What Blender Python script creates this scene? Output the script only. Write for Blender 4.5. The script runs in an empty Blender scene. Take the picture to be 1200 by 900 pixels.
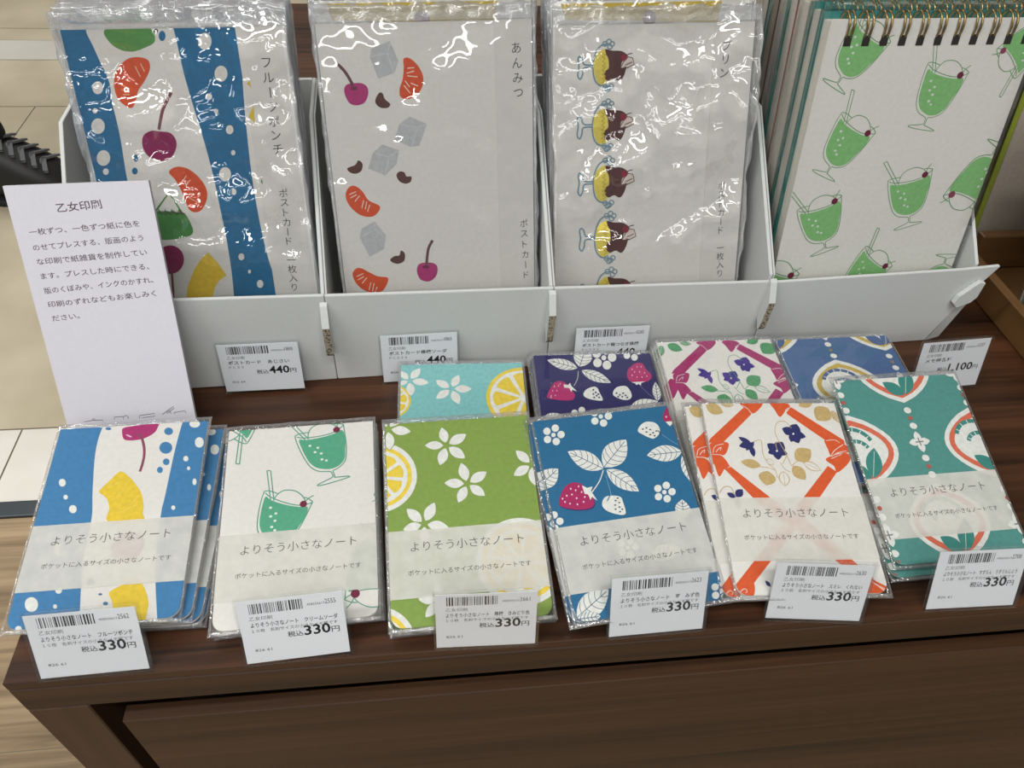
import bpy, bmesh, math, random
from mathutils import Vector, Matrix, Euler, noise
from mathutils.geometry import tessellate_polygon

sc = bpy.context.scene
COL = sc.collection
# ------------------------------------------------------------------ camera
RM = Matrix(((0.9937380189212404, -0.10249182524321587, 0.044499163012385434),
             (-0.04184666599966561, -0.7106538917148361, -0.7022961645454647),
             (0.10360311913837919, 0.6960362576395516, -0.7104927316700198)))
FPX = 901.9018
CAM = Vector((0.1889269314478121, -0.16047584712677262, 0.33529023680175724))
cd = bpy.data.cameras.new('camera'); cam = bpy.data.objects.new('camera', cd); COL.objects.link(cam)
cd.sensor_fit = 'HORIZONTAL'; cd.sensor_width = 36.0; cd.lens = 36.0 * FPX / 1200.0
cd.clip_start = 0.01; cd.clip_end = 50
M = Matrix((RM[0], -RM[1], -RM[2])).transposed().to_4x4(); M.translation = CAM
cam.matrix_world = M
sc.camera = cam
# ------------------------------------------------------------------ light and exposure
sc.view_settings.view_transform = 'Standard'; sc.view_settings.look = 'None'
sc.view_settings.gamma = 1.0; sc.view_settings.use_curve_mapping = False
sc.view_settings.exposure = -0.24
W = bpy.data.worlds.new('shop_light'); sc.world = W; W.use_nodes = True
W.node_tree.nodes['Background'].inputs[0].default_value = (0.98, 0.99, 1.0, 1)
W.node_tree.nodes['Background'].inputs[1].default_value = 0.20


def lamp(loc, sx, sy, power, target, col=(1, 1, 0.985)):
    l = bpy.data.lights.new('ceiling_lamp', 'AREA'); l.shape = 'RECTANGLE'; l.size = sx; l.size_y = sy
    l.energy = power; l.color = col
    o = bpy.data.objects.new('ceiling_lamp', l); COL.objects.link(o); o.location = loc
    o.rotation_euler = (Vector(target) - Vector(loc)).to_track_quat('-Z', 'Y').to_euler()
    return o


LZ = 1.95
for lx, ly, sx, sy, pw in ((-1.05, -0.35, 1.2, 0.16, 32), (0.35, -0.75, 1.2, 0.16, 22), (-0.4, -2.4, 1.2, 0.18, 16), (1.5, -2.4, 1.2, 0.18, 12),
                           (-1.7, -1.55, 1.2, 0.16, 14), (0.9, -1.6, 1.2, 0.16, 9), (0.4, -3.1, 1.2, 0.16, 10), (-1.5, -3.2, 1.2, 0.16, 12), (-2.9, -0.9, 1.2, 0.18, 18), (-2.3, 1.3, 1.2, 0.18, 26), (-0.7, 2.2, 1.2, 0.18, 26), (0.1, -4.2, 1.2, 0.2, 14)):
    lamp((lx, ly, LZ), sx, sy, pw, (lx, ly, 0))
cy = sc.cycles if hasattr(sc, 'cycles') else None
if cy:
    cy.transparent_max_bounces = 32; cy.max_bounces = 10; cy.caustics_reflective = False; cy.caustics_refractive = False
    cy.sample_clamp_indirect = 4.0


# ------------------------------------------------------------------ helpers
def lin(c):
    return tuple(((x / 255.0) / 12.92 if x <= 10 else ((x / 255.0 + 0.055) / 1.055) ** 2.4) for x in c)


MATS = {}


def base_mat(name):
    m = bpy.data.materials.new(name); m.use_nodes = True
    return m, m.node_tree.nodes, m.node_tree.links


def ink(c, rough=0.62, name=None, grain=0.05, spec=0.3):
    """matte printed colour with a faint uneven block-print grain"""
    key = ('ink', c, rough, grain)
    if key in MATS: return MATS[key]
    m, N, L = base_mat(name or 'ink_%d_%d_%d' % c)
    b = N['Principled BSDF']; b.inputs['Roughness'].default_value = rough
    b.inputs['Specular IOR Level'].default_value = spec
    col = lin(c)
    if grain:
        t = N.new('ShaderNodeTexCoord'); n = N.new('ShaderNodeTexNoise')
        n.inputs['Scale'].default_value = 420; n.inputs['Detail'].default_value = 4
        r = N.new('ShaderNodeMapRange'); r.inputs[3].default_value = 1 - grain * 1.6; r.inputs[4].default_value = 1 + grain * 1.6
        r.inputs[1].default_value = 0.3; r.inputs[2].default_value = 0.7
        mx = N.new('ShaderNodeMix'); mx.data_type = 'RGBA'; mx.blend_type = 'MULTIPLY'; mx.inputs[0].default_value = 1
        mx.inputs[6].default_value = (*col, 1)
        L.new(t.outputs['Object'], n.inputs['Vector']); L.new(n.outputs['Fac'], r.inputs[0])
        L.new(r.outputs[0], mx.inputs[7]); L.new(mx.outputs[2], b.inputs['Base Color'])
    else:
        b.inputs['Base Color'].default_value = (*col, 1)
    MATS[key] = m
    return m


def washi(trans=0.2, tint=(238, 236, 230)):
    key = ('washi', trans, tint)
    if key in MATS: return MATS[key]
    m, N, L = base_mat('thin_paper'); N.remove(N['Principled BSDF']); out = N['Material Output']
    d = N.new('ShaderNodeBsdfDiffuse'); d.inputs[0].default_value = (*lin(tint), 1)
    tr = N.new('ShaderNodeBsdfTransparent'); mx = N.new('ShaderNodeMixShader')
    t = N.new('ShaderNodeTexCoord'); n = N.new('ShaderNodeTexNoise'); n.inputs['Scale'].default_value = 130; n.inputs['Detail'].default_value = 5
    r = N.new('ShaderNodeMapRange'); r.inputs[1].default_value = 0.3; r.inputs[2].default_value = 0.7
    r.inputs[3].default_value = trans * 0.75; r.inputs[4].default_value = trans * 1.25
    L.new(t.outputs['Object'], n.inputs['Vector']); L.new(n.outputs['Fac'], r.inputs[0])
    L.new(r.outputs[0], mx.inputs[0]); L.new(d.outputs[0], mx.inputs[1]); L.new(tr.outputs[0], mx.inputs[2])
    L.new(mx.outputs[0], out.inputs[0]); MATS[key] = m
    return m


def film(bump=0.15, scale=60, rough=0.05, gain=2.0, tint=(250, 251, 252), haze=0.0):
    """clear plastic film: see-through with a glossy, slightly rippled surface"""
    key = ('film', bump, scale, rough, gain, tint, haze)
    if key in MATS: return MATS[key]
    m, N, L = base_mat('clear_film'); N.remove(N['Principled BSDF']); out = N['Material Output']
    tr = N.new('ShaderNodeBsdfTransparent'); tr.inputs[0].default_value = (*lin(tint), 1)
    g = N.new('ShaderNodeBsdfGlossy'); g.inputs['Roughness'].default_value = rough; g.inputs[0].default_value = (1, 1, 1, 1)
    f = N.new('ShaderNodeFresnel'); f.inputs[0].default_value = 1.5
    mu = N.new('ShaderNodeMath'); mu.operation = 'MULTIPLY'; mu.inputs[1].default_value = gain; mu.use_clamp = True
    mn = N.new('ShaderNodeMath'); mn.operation = 'MINIMUM'; mn.inputs[1].default_value = 0.38
    mx = N.new('ShaderNodeMixShader')
    if bump:
        t = N.new('ShaderNodeTexCoord'); n = N.new('ShaderNodeTexNoise'); n.inputs['Scale'].default_value = scale
        n.inputs['Detail'].default_value = 2; n.inputs['Distortion'].default_value = 1.2
        bp = N.new('ShaderNodeBump'); bp.inputs['Strength'].default_value = bump; bp.inputs['Distance'].default_value = 0.002
        L.new(t.outputs['Object'], n.inputs['Vector']); L.new(n.outputs['Fac'], bp.inputs['Height'])
        L.new(bp.outputs[0], g.inputs['Normal']); L.new(bp.outputs[0], f.inputs['Normal'])
    L.new(f.outputs[0], mu.inputs[0]); L.new(mu.outputs[0], mn.inputs[0]); L.new(mn.outputs[0], mx.inputs[0]); L.new(tr.outputs[0], mx.inputs[1]); L.new(g.outputs[0], mx.inputs[2])
    last = mx
    if haze:
        d = N.new('ShaderNodeBsdfDiffuse'); d.inputs[0].default_value = (0.9, 0.91, 0.93, 1)
        m2 = N.new('ShaderNodeMixShader'); m2.inputs[0].default_value = haze
        L.new(mx.outputs[0], m2.inputs[1]); L.new(d.outputs[0], m2.inputs[2]); last = m2
    L.new(last.outputs[0], out.inputs[0]); MATS[key] = m
    return m


def wood(name, dark, light, axis='X', scale=9.0, rough=0.42, stretch=14.0, contrast=1.0, plank=None):
    if name in MATS: return MATS[name]
    m, N, L = base_mat(name); b = N['Principled BSDF']; b.inputs['Roughness'].default_value = rough; b.inputs['Specular IOR Level'].default_value = 0.35
    t = N.new('ShaderNodeTexCoord'); mp = N.new('ShaderNodeMapping')
    s = [scale * stretch] * 3; s['XYZ'.index(axis)] = scale
    mp.inputs['Scale'].default_value = s
    n = N.new('ShaderNodeTexNoise'); n.inputs['Scale'].default_value = 1.0; n.inputs['Detail'].default_value = 9
    n.inputs['Roughness'].default_value = 0.62; n.inputs['Distortion'].default_value = 0.5
    n2 = N.new('ShaderNodeTexNoise'); n2.inputs['Scale'].default_value = 0.22; n2.inputs['Detail'].default_value = 4
    mid = tuple((a + c) / 2 for a, c in zip(lin(dark), lin(light)))
    r = N.new('ShaderNodeValToRGB'); e = r.color_ramp.elements
    e[0].position = 0.5 - 0.22 / contrast; e[0].color = (*lin(dark), 1); e[1].position = 0.5 + 0.22 / contrast; e[1].color = (*lin(light), 1)
    ad = N.new('ShaderNodeMath'); ad.operation = 'MULTIPLY_ADD'; ad.inputs[1].default_value = 0.55
    sb = N.new('ShaderNodeMath'); sb.operation = 'MULTIPLY'; sb.inputs[1].default_value = 0.45
    L.new(t.outputs['Object'], mp.inputs[0]); L.new(mp.outputs[0], n.inputs['Vector']); L.new(mp.outputs[0], n2.inputs['Vector'])
    L.new(n2.outputs['Fac'], sb.inputs[0]); L.new(n.outputs['Fac'], ad.inputs[0]); L.new(sb.outputs[0], ad.inputs[2])
    L.new(ad.outputs[0], r.inputs[0]); L.new(r.outputs[0], b.inputs['Base Color'])
    bp = N.new('ShaderNodeBump'); bp.inputs['Strength'].default_value = 0.12; bp.inputs['Distance'].default_value = 0.0006
    L.new(n.outputs['Fac'], bp.inputs['Height']); L.new(bp.outputs[0], b.inputs['Normal'])
    MATS[name] = m
    return m


def stone(name, a, b_, scale=6):
    if name in MATS: return MATS[name]
    m, N, L = base_mat(name); b = N['Principled BSDF']; b.inputs['Roughness'].default_value = 0.6
    t = N.new('ShaderNodeTexCoord'); n = N.new('ShaderNodeTexNoise'); n.inputs['Scale'].default_value = scale; n.inputs['Detail'].default_value = 8
    r = N.new('ShaderNodeValToRGB'); e = r.color_ramp.elements
    e[0].position = 0.35; e[0].color = (*lin(a), 1); e[1].position = 0.65; e[1].color = (*lin(b_), 1)
    L.new(t.outputs['Object'], n.inputs['Vector']); L.new(n.outputs['Fac'], r.inputs[0]); L.new(r.outputs[0], b.inputs['Base Color'])
    MATS[name] = m
    return m


def flute():
    """cut edge of corrugated board: brown-grey paper with a zigzag of hollows"""
    if 'flute' in MATS: return MATS['flute']
    m, N, L = base_mat('corrugated_edge'); b = N['Principled BSDF']; b.inputs['Roughness'].default_value = 0.8
    t = N.new('ShaderNodeTexCoord'); w = N.new('ShaderNodeTexVoronoi'); w.inputs['Scale'].default_value = 620
    r = N.new('ShaderNodeValToRGB'); e = r.color_ramp.elements
    e[0].position = 0.25; e[0].color = (*lin((70, 62, 50)), 1); e[1].position = 0.5; e[1].color = (*lin((158, 148, 128)), 1)
    L.new(t.outputs['Object'], w.inputs['Vector']); L.new(w.outputs['Distance'], r.inputs[0]); L.new(r.outputs[0], b.inputs['Base Color'])
    MATS['flute'] = m
    return m


def simple(name, c, rough=0.5, metal=0.0):
    if name in MATS: return MATS[name]
    m, N, L = base_mat(name); b = N['Principled BSDF']
    b.inputs['Base Color'].default_value = (*lin(c), 1); b.inputs['Roughness'].default_value = rough; b.inputs['Metallic'].default_value = metal
    MATS[name] = m
    return m


def thing(name, label, cat, mat=None, loc=None, group=None):
    o = bpy.data.objects.new(name, None); o.empty_display_size = 0.02; COL.objects.link(o)
    if mat is not None: o.matrix_world = mat
    if loc is not None: o.location = loc
    o['label'] = label; o['category'] = cat
    if group: o['group'] = group
    return o


def link(name, me, parent=None):
    o = bpy.data.objects.new(name, me); COL.objects.link(o)
    if parent is not None: o.parent = parent
    return o


def struct(o):
    o['kind'] = 'structure'
    return o


def mesh_of(verts, faces, mats, fm=None, smooth=False, name='m'):
    me = bpy.data.meshes.new(name); me.from_pydata([tuple(v) for v in verts], [], faces)
    for m in (mats if isinstance(mats, (list, tuple)) else [mats]): me.materials.append(m)
    if fm:
        for p, i in zip(me.polygons, fm): p.material_index = i
    if smooth:
        for p in me.polygons: p.use_smooth = True
    me.update()
    return me


def box_bm(boxes):
    V, F = [], []
    for (x0, x1, y0, y1, z0, z1) in boxes:
        k = len(V)
        V += [(x0, y0, z0), (x1, y0, z0), (x1, y1, z0), (x0, y1, z0), (x0, y0, z1), (x1, y0, z1), (x1, y1, z1), (x0, y1, z1)]
        F += [(k, k + 3, k + 2, k + 1), (k + 4, k + 5, k + 6, k + 7), (k, k + 1, k + 5, k + 4), (k + 1, k + 2, k + 6, k + 5), (k + 2, k + 3, k + 7, k + 6), (k + 3, k, k + 4, k + 7)]
    return V, F


def bevel(me, w, seg=2):
    bm = bmesh.new(); bm.from_mesh(me)
    bmesh.ops.bevel(bm, geom=bm.edges[:], offset=w, segments=seg, profile=0.5, affect='EDGES')
    bm.to_mesh(me); bm.free(); me.update()
    return me


def prism(pts, z0, z1, mats, side=None, name='m'):
    """extrude a 2D outline (ccw) between z0 and z1; side = material index for the rim"""
    n = len(pts)
    V = [(x, y, z0) for x, y in pts] + [(x, y, z1) for x, y in pts]
    F = [tuple(range(n - 1, -1, -1)), tuple(range(n, 2 * n))] + [(i, (i + 1) % n, n + (i + 1) % n, n + i) for i in range(n)]
    fm = [0, 0] + [side or 0] * n
    return mesh_of(V, F, mats, fm, name=name)


def rrect(w, h, r, only_bottom=False, y0=0.0, seg=5):
    x0, x1, y1 = -w / 2, w / 2, y0 + h
    P = []

    def arc(cx, cyy, a0):
        for i in range(seg + 1):
            a = a0 + math.pi / 2 * i / seg
            P.append((cx + r * math.cos(a), cyy + r * math.sin(a)))
    arc(x0 + r, y0 + r, math.pi); arc(x1 - r, y0 + r, 1.5 * math.pi)
    if only_bottom: P.extend([(x1, y1), (x0, y1)])
    else: arc(x1 - r, y1 - r, 0); arc(x0 + r, y1 - r, math.pi / 2)
    return P


def rot(yaw, tilt, roll=0.0):
    return Matrix.Rotation(math.radians(yaw), 4, 'Z') @ Matrix.Rotation(math.radians(tilt), 4, 'X') @ Matrix.Rotation(math.radians(roll), 4, 'Y')


def pose(x, y, z, yaw, tilt, roll=0.0):
    return Matrix.Translation((x / 1000, y / 1000, z / 1000)) @ rot(yaw, tilt, roll)


def ray(px, py):
    return RM.transposed() @ Vector((px - 600, py - 450, FPX))


def at(px, py, z=0.0):
    d = ray(px, py)
    return CAM + d * ((z - CAM.z) / d.z)


def cr(pts, closed=True, sub=5):
    """Catmull-Rom smoothing of a 2D outline"""
    n = len(pts); out = []
    rng = range(n) if closed else range(n - 1)
    for i in rng:
        if closed: p0, p1, p2, p3 = pts[i - 1], pts[i], pts[(i + 1) % n], pts[(i + 2) % n]
        else: p0, p1, p2, p3 = pts[max(i - 1, 0)], pts[i], pts[i + 1], pts[min(i + 2, n - 1)]
        for k in range(sub):
            t = k / sub; t2 = t * t; t3 = t2 * t
            out.append(tuple(0.5 * (2 * b + (c - a) * t + (2 * a - 5 * b + 4 * c - d) * t2 + (3 * b - a - 3 * c + d) * t3)
                             for a, b, c, d in zip(p0, p1, p2, p3)))
    if not closed: out.append(tuple(pts[-1]))
    return out


GLY = {}


def glyphs(s, weight=0.0, shear=0.0):
    key = (s, weight, shear)
    if key in GLY: return GLY[key]
    c = bpy.data.curves.new('t', 'FONT'); c.body = s; c.resolution_u = 2; c.offset = weight; c.shear = shear
    o = bpy.data.objects.new('t', c); COL.objects.link(o)
    dg = bpy.context.evaluated_depsgraph_get(); dg.update()
    me = bpy.data.meshes.new_from_object(o.evaluated_get(dg))
    V = [(v.co.x, v.co.y) for v in me.vertices]; F = [tuple(p.vertices) for p in me.polygons]
    bpy.data.objects.remove(o); bpy.data.meshes.remove(me); bpy.data.curves.remove(c)
    GLY[key] = (V, F)
    return GLY[key]


class Art:
    """flat printed artwork on a sheet lying in its own xy plane: shapes are kept as thin layers cut to the sheet's outline"""

    def __init__(s, mat4, outline, z0=0.0):
        s.inv = mat4.inverted(); s.o = s.inv @ CAM; s.r3 = s.inv.to_3x3(); s.outline = outline; s.z = z0
        s.V, s.F, s.fm, s.mats = [], [], [], []; s.zoom = (0, 0, 1); s.shift = (0, 0); s.pal = {}
        s.step = 0.0000012

    def slot(s, m):
        m = s.pal.get(m, m)
        if isinstance(m, tuple): m = ink(m)
        if m not in s.mats: s.mats.append(m)
        return s.mats.index(m)

    def p(s, q):
        x0, y0, k = s.zoom
        d = s.r3 @ ray(x0 + q[0] / k, y0 + q[1] / k)
        t = -s.o.z / d.z; h = s.o + d * t
        return (h.x + s.shift[0], h.y + s.shift[1])

    def use(s, x0, y0, k):
        s.zoom = (x0, y0, k)
        return s

    def pts(s, L): return [s.p(q) for q in L]

    def clip(s, poly):
        o = s.outline; n = len(o)
        for i in range(n):
            ax, ay = o[i]; bx, by = o[(i + 1) % n]; ex, ey = bx - ax, by - ay
            if ex * ex + ey * ey < 1e-14: continue
            out = []
            m = len(poly)
            for j in range(m):
                P, Q = poly[j], poly[(j + 1) % m]
                dp = ex * (P[1] - ay) - ey * (P[0] - ax); dq = ex * (Q[1] - ay) - ey * (Q[0] - ax)
                if dp >= 0: out.append(P)
                if (dp >= 0) != (dq >= 0):
                    t = dp / (dp - dq); out.append((P[0] + (Q[0] - P[0]) * t, P[1] + (Q[1] - P[1]) * t))
            poly = out
            if len(poly) < 3: return None
        return poly

    def tris(s, m, polys, clip=True):
        i = s.slot(m); z = s.z; s.z += s.step
        for poly in polys:
            q = s.clip(poly) if clip else poly
            if not q: continue
            a = sum(q[k][0] * q[(k + 1) % len(q)][1] - q[(k + 1) % len(q)][0] * q[k][1] for k in range(len(q)))
            if abs(a) < 1e-13: continue
            if a < 0: q = q[::-1]
            k = len(s.V); s.V += [(x, y, z) for x, y in q]; s.F.append(tuple(range(k, k + len(q)))); s.fm.append(i)

    def fill(s, m, pl):
        """closed polygon in local metres"""
        T = tessellate_polygon([[Vector((x, y, 0)) for x, y in pl]])
        s.tris(m, [[pl[a] for a in t] for t in T])

    def G(s, m, L): s.fill(m, s.pts(L))

    def P(s, m, L): s.fill(m, cr(s.pts(L)))

    def line(s, m, w, pl):
        Q = []; w = w / 2000.0; n = len(pl); nr = []
        for i in range(n):
            a, b = pl[max(i - 1, 0)], pl[min(i + 1, n - 1)]
            dx, dy = b[0] - a[0], b[1] - a[1]; l = math.hypot(dx, dy) or 1e-9
            nr.append((-dy / l * w, dx / l * w))
        for i in range(n - 1):
            (ax, ay), (bx, by) = pl[i], pl[i + 1]; (nx, ny), (mx, my) = nr[i], nr[i + 1]
            Q.append([(ax + nx, ay + ny), (ax - nx, ay - ny), (bx - mx, by - my), (bx + mx, by + my)])
        s.tris(m, Q)

    def L(s, m, w, L, closed=False, smooth=True):
        pl = s.pts(L)
        if smooth and len(pl) > 2: pl = cr(pl, closed)
        if closed: pl = pl + [pl[0], pl[1]]
        s.line(m, w, pl)

    def ell(s, m, c, rx, ry, ang=0.0, n=20):
        ca, sa = math.cos(ang), math.sin(ang)
        s.tris(m, [[(c[0] + rx * math.cos(t) * ca - ry * math.sin(t) * sa, c[1] + rx * math.cos(t) * sa + ry * math.sin(t) * ca)
                    for t in (2 * math.pi * i / n for i in range(n))]])

    def E(s, m, x, y, rx, ry=None):
        """ellipse given in zoom pixels: centre and radii across / down"""
        ry = ry or rx; c = s.p((x, y)); a = s.p((x + rx, y)); b = s.p((x, y - ry))
        s.tris(m, [[(c[0] + (a[0] - c[0]) * math.cos(t) + (b[0] - c[0]) * math.sin(t), c[1] + (a[1] - c[1]) * math.cos(t) + (b[1] - c[1]) * math.sin(t))
                    for t in (2 * math.pi * i / 20 for i in range(20))]])

    def D(s, m, c, r):
        """disc: zoom-pixel centre, radius in millimetres"""
        s.ell(m, s.p(c), r / 1000, r / 1000, n=40)

    def glyph(s, m, txt, T, weight=0.0):
        V, F = glyphs(txt, weight)
        i = s.slot(m); z = s.z; s.z += s.step; k = len(s.V)
        s.V += [(*T(x, y), z) for x, y in V]
        s.F += [tuple(k + a for a in f) for f in F]; s.fm += [i] * len(F)

    def text(s, m, txt, a, b, em, weight=0.0, local=False):
        """one line of writing from a to b (baseline ends), em = character height in millimetres"""
        A, B = (a, b) if local else (s.p(a), s.p(b))
        V, F = glyphs(txt, weight)
        if not V: return
        x0 = min(v[0] for v in V); x1 = max(v[0] for v in V)
        dx, dy = B[0] - A[0], B[1] - A[1]; l = math.hypot(dx, dy); ux, uy = dx / l, dy / l
        kx = l / (x1 - x0); ky = em / 1000
        s.glyph(m, txt, lambda x, y: (A[0] + (x - x0) * kx * ux - y * ky * uy, A[1] + (x - x0) * kx * uy + y * ky * ux), weight)

    def vtext(s, m, txt, a, b, em, weight=0.0):
        """vertical writing: centres of the first and last character"""
        A, B = s.p(a), s.p(b); n = len(txt); e = em / 1000
        dx, dy = B[0] - A[0], B[1] - A[1]; l = math.hypot(dx, dy); vx, vy = dx / l, dy / l; ux, uy = -vy, vx
        for i, ch in enumerate(txt):
            if ch == '　': continue
            cx, cyy = A[0] + dx * i / max(n - 1, 1), A[1] + dy * i / max(n - 1, 1)
            V, F = glyphs(ch, weight)
            gx = (min(v[0] for v in V) + max(v[0] for v in V)) / 2; gy = (min(v[1] for v in V) + max(v[1] for v in V)) / 2
            if ch == 'ー':
                s.glyph(m, ch, lambda x, y: (cx + (x - gx) * e * vx + (y - gy) * e * ux, cyy + (x - gx) * e * vy + (y - gy) * e * uy), weight)
            else:
                s.glyph(m, ch, lambda x, y: (cx + (x - gx) * e * ux - (y - gy) * e * vx, cyy + (x - gx) * e * uy - (y - gy) * e * vy), weight)

    def mesh(s, paper, thick, zb=0.0, name='sheet', edge=None):
        """sheet of paper with the artwork on its upper face (z = zb)"""
        P = s.outline; n = len(P); k = len(s.V)
        V = s.V + [(x, y, zb) for x, y in P] + [(x, y, zb - thick) for x, y in P]
        F = s.F + [tuple(range(k, k + n)), tuple(range(k + 2 * n - 1, k + n - 1, -1))]
        F += [(k + (i + 1) % n, k + i, k + n + i, k + n + (i + 1) % n) for i in range(n)]
        mats = s.mats + [paper, edge or paper]
        fm = s.fm + [len(s.mats)] * 2 + [len(s.mats) + 1] * n
        return mesh_of(V, F, mats, fm, name=name)


def film_mesh(w, h, zt, zb, mx, mt, mb, mat, seed=0, amp=0.0, nx=26, ny=34, wr=30.0, edge=0.35, zmax=None, ridge=0.0, wave=0.0, rim=None):
    """a clear bag around a flat thing w x h (x centred, y from 0) lying between zb and zt"""
    rnd = Vector((seed * 3.7, seed * 1.9, seed * 5.3))
    zm = (zt + zb) / 2; V, F = [], []
    xs = []; ys = []
    for i in range(nx + 1):
        t = i / nx; xs.append(-w / 2 - mx + (w + 2 * mx) * t)
    xs = sorted(set([-w / 2 - mx, -w / 2 - mx * 0.85, -w / 2 - mx * 0.6, -w / 2 - mx * 0.25, w / 2 + mx * 0.25, w / 2 + mx * 0.6, w / 2 + mx * 0.85, w / 2 + mx] + xs[2:-2]))
    ys = [-mb + (h + mt + mb) * j / ny for j in range(ny + 1)]
    ys = sorted(set([-mb, -mb * 0.8, -mb * 0.5, -mb * 0.2, h + mt * 0.2, h + mt * 0.4, h + mt * 0.6, h + mt * 0.8, h + mt] + ys[1:-1]))
    nX, nY = len(xs), len(ys)

    def top(x, y):
        ex = max(0.0, (abs(x) - w / 2) / mx); ey = max(0.0, -y / mb, (y - h) / mt)
        e = min(1.0, math.hypot(ex, ey)) if max(ex, ey) < 1 else 1.0
        prof = math.sqrt(max(0.0, 1 - e ** 2.2)) if e > 0 else 1.0
        z = zm + (zt - zm) * prof
        q = Vector((x * wr, y * wr, 0)) + rnd
        if amp:
            a = noise.noise(q); b = noise.noise(q * 2.3 + Vector((9, 4, 2)))
            z += amp * (max(0.0, a + 0.35) * 0.9 + 0.35 * max(0.0, b + 0.3))
        if wave:
            z += max(0.0, min(1.0, (y - 0.05) / 0.03)) * wave * (0.8 + noise.noise(q) * 1.1 + 0.42 * noise.noise(q * 2.1 + Vector((5, 1, 7))) + 0.14 * noise.noise(q * 5.2 + Vector((1, 8, 3))))
        if ridge:
            # sharp folds: thin ridges along noise contours
            d = noise.noise(Vector((x * wr * 0.55, y * wr * 0.4, 3.1)) + rnd)
            z += ridge * max(0.0, 1 - abs(d) * 9)
            d = noise.noise(Vector((x * wr * 0.9 + y * wr * 0.5, y * wr * 0.7, 8.4)) + rnd)
            z += ridge * 0.7 * max(0.0, 1 - abs(d) * 8)
        if edge and max(ex, ey) > 0:
            z += edge * 0.001 * max(ex, ey) * (noise.noise(Vector((x * 260, y * 170, 5)) + rnd) * 1.2 + 0.6)
        return max(zb + 0.00005, min(z, (zt if zmax is None else zmax)))
    for j, y in enumerate(ys):
        for i, x in enumerate(xs):
            xx, yy = x, y
            if j in (0, nY - 1): yy += 0.0012 * edge * noise.noise(Vector((x * 160, 1.5, seed)))
            if i in (0, nX - 1): xx += 0.0010 * edge * noise.noise(Vector((2.5, y * 90, seed)))
            V.append((xx, yy, top(x, y)))
    for j in range(nY - 1):
        for i in range(nX - 1):
            a = j * nX + i; F.append((a, a + 1, a + 1 + nX, a + nX))
    # back wall of the bag, sharing the rim
    loop = [i for i in range(nX)] + [j * nX + nX - 1 for j in range(1, nY)] + [(nY - 1) * nX + i for i in range(nX - 2, -1, -1)] + [j * nX for j in range(nY - 2, 0, -1)]
    k = len(V); inner = []
    for r in loop:
        x, y, z = V[r]
        V.append((max(-w / 2, min(w / 2, x)), max(0, min(h, y)), zb)); inner.append(len(V) - 1)
    n = len(loop)
    for i in range(n): F.append((loop[(i + 1) % n], loop[i], inner[i], inner[(i + 1) % n]))
    F.append(tuple(inner[::-1]))
    fm = None
    if rim:
        fm = []
        for f in F:
            c = sum((Vector(V[i]) for i in f), Vector()) / len(f)
            fm.append(0 if abs(c.x) < w / 2 and 0 < c.y < h else 1)
        fm[-1] = 0
    return mesh_of(V, F, [mat, rim] if rim else mat, fm, smooth=True, name='clear_bag')


PAPER = (236, 232, 224)
paper = ink(PAPER, grain=0.02)
INKT = (66, 60, 62)          # grey pencil-like lettering on the bands
INKD = (52, 48, 50)          # printed lettering

# ------------------------------------------------------------------ floor
FZ = -0.50
y_b = at(0, 608, FZ).y; y_t = at(0, 590, FZ).y; y_g = at(0, 504, FZ).y; jx1 = at(20, 155, FZ).x; jx2 = at(0, 561, FZ).x
yl = [at(0, v, FZ).y for v in (125, 70, 47, 33)]
beige = stone('beige_tile', (180, 168, 142), (200, 189, 164), 5); gtile = stone('grey_tile', (218, 212, 202), (230, 225, 216), 9)
gtile2 = stone('pale_grey_tile', (196, 192, 180), (204, 201, 190), 7)
oak = wood('floor_oak', (96, 76, 54), (174, 150, 116), 'X', 4.0, 0.5, 24, 1.3)
grout = simple('grout', (140, 132, 112), 0.8)
V, F, fm = [], [], []


def quad(x0, x1, y0, y1, mi, z=FZ):
    k = len(V); V.extend([(x0, y0, z), (x1, y0, z), (x1, y1, z), (x0, y1, z)]); F.append((k, k + 1, k + 2, k + 3)); fm.append(mi)


quad(-3.2, 2.2, -1.2, 3.6, 0, FZ - 0.0012)
g = 0.0012
yy = -1.2
random.seed(4)
while yy < y_b - 0.001:                                    # oak planks
    y1 = min(yy + 0.152, y_b)
    off = random.uniform(-1.0, 0); xx = -3.2 + off
    while xx < 2.2:
        quad(max(xx, -3.2), min(xx + 1.2, 2.2), yy + 0.0004, y1 - 0.0004, 1); xx += 1.2008
    yy = y1
for jx in [jx2 + 0.58 * i for i in range(-5, 5)]:
    quad(jx + g, jx + 0.58 - g, y_t, y_g - g, 2)
for jx in [jx1 + 0.97 * i for i in range(-3, 4)]:
    quad(jx + g, jx + 0.97 - g, y_g + g, yl[0] - g, 3)
for (a, b, mi) in ((yl[0], yl[1], 3), (yl[1], yl[2], 4), (yl[2], yl[3], 3), (yl[3], 3.6, 3)):
    quad(-3.2, 2.2, a + g, b - (g if mi == 3 else 0), mi)
me = mesh_of(V, F, [grout, oak, gtile, beige, gtile2], fm)
struct(link('floor', me))
V, F = box_bm([(-3.2, 2.2, y_b, y_t, FZ - 0.003, FZ + 0.004)])
struct(link('trim_1', bevel(mesh_of(V, F, simple('dark_metal_strip', (74, 80, 84), 0.35, 0.7)), 0.0015)))

V, F = box_bm([(-6, 6, -6, 5, 2.0, 2.05)])
struct(link('ceiling', mesh_of(V, F, simple('white_ceiling', (214, 214, 212), 0.9))))

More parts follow.
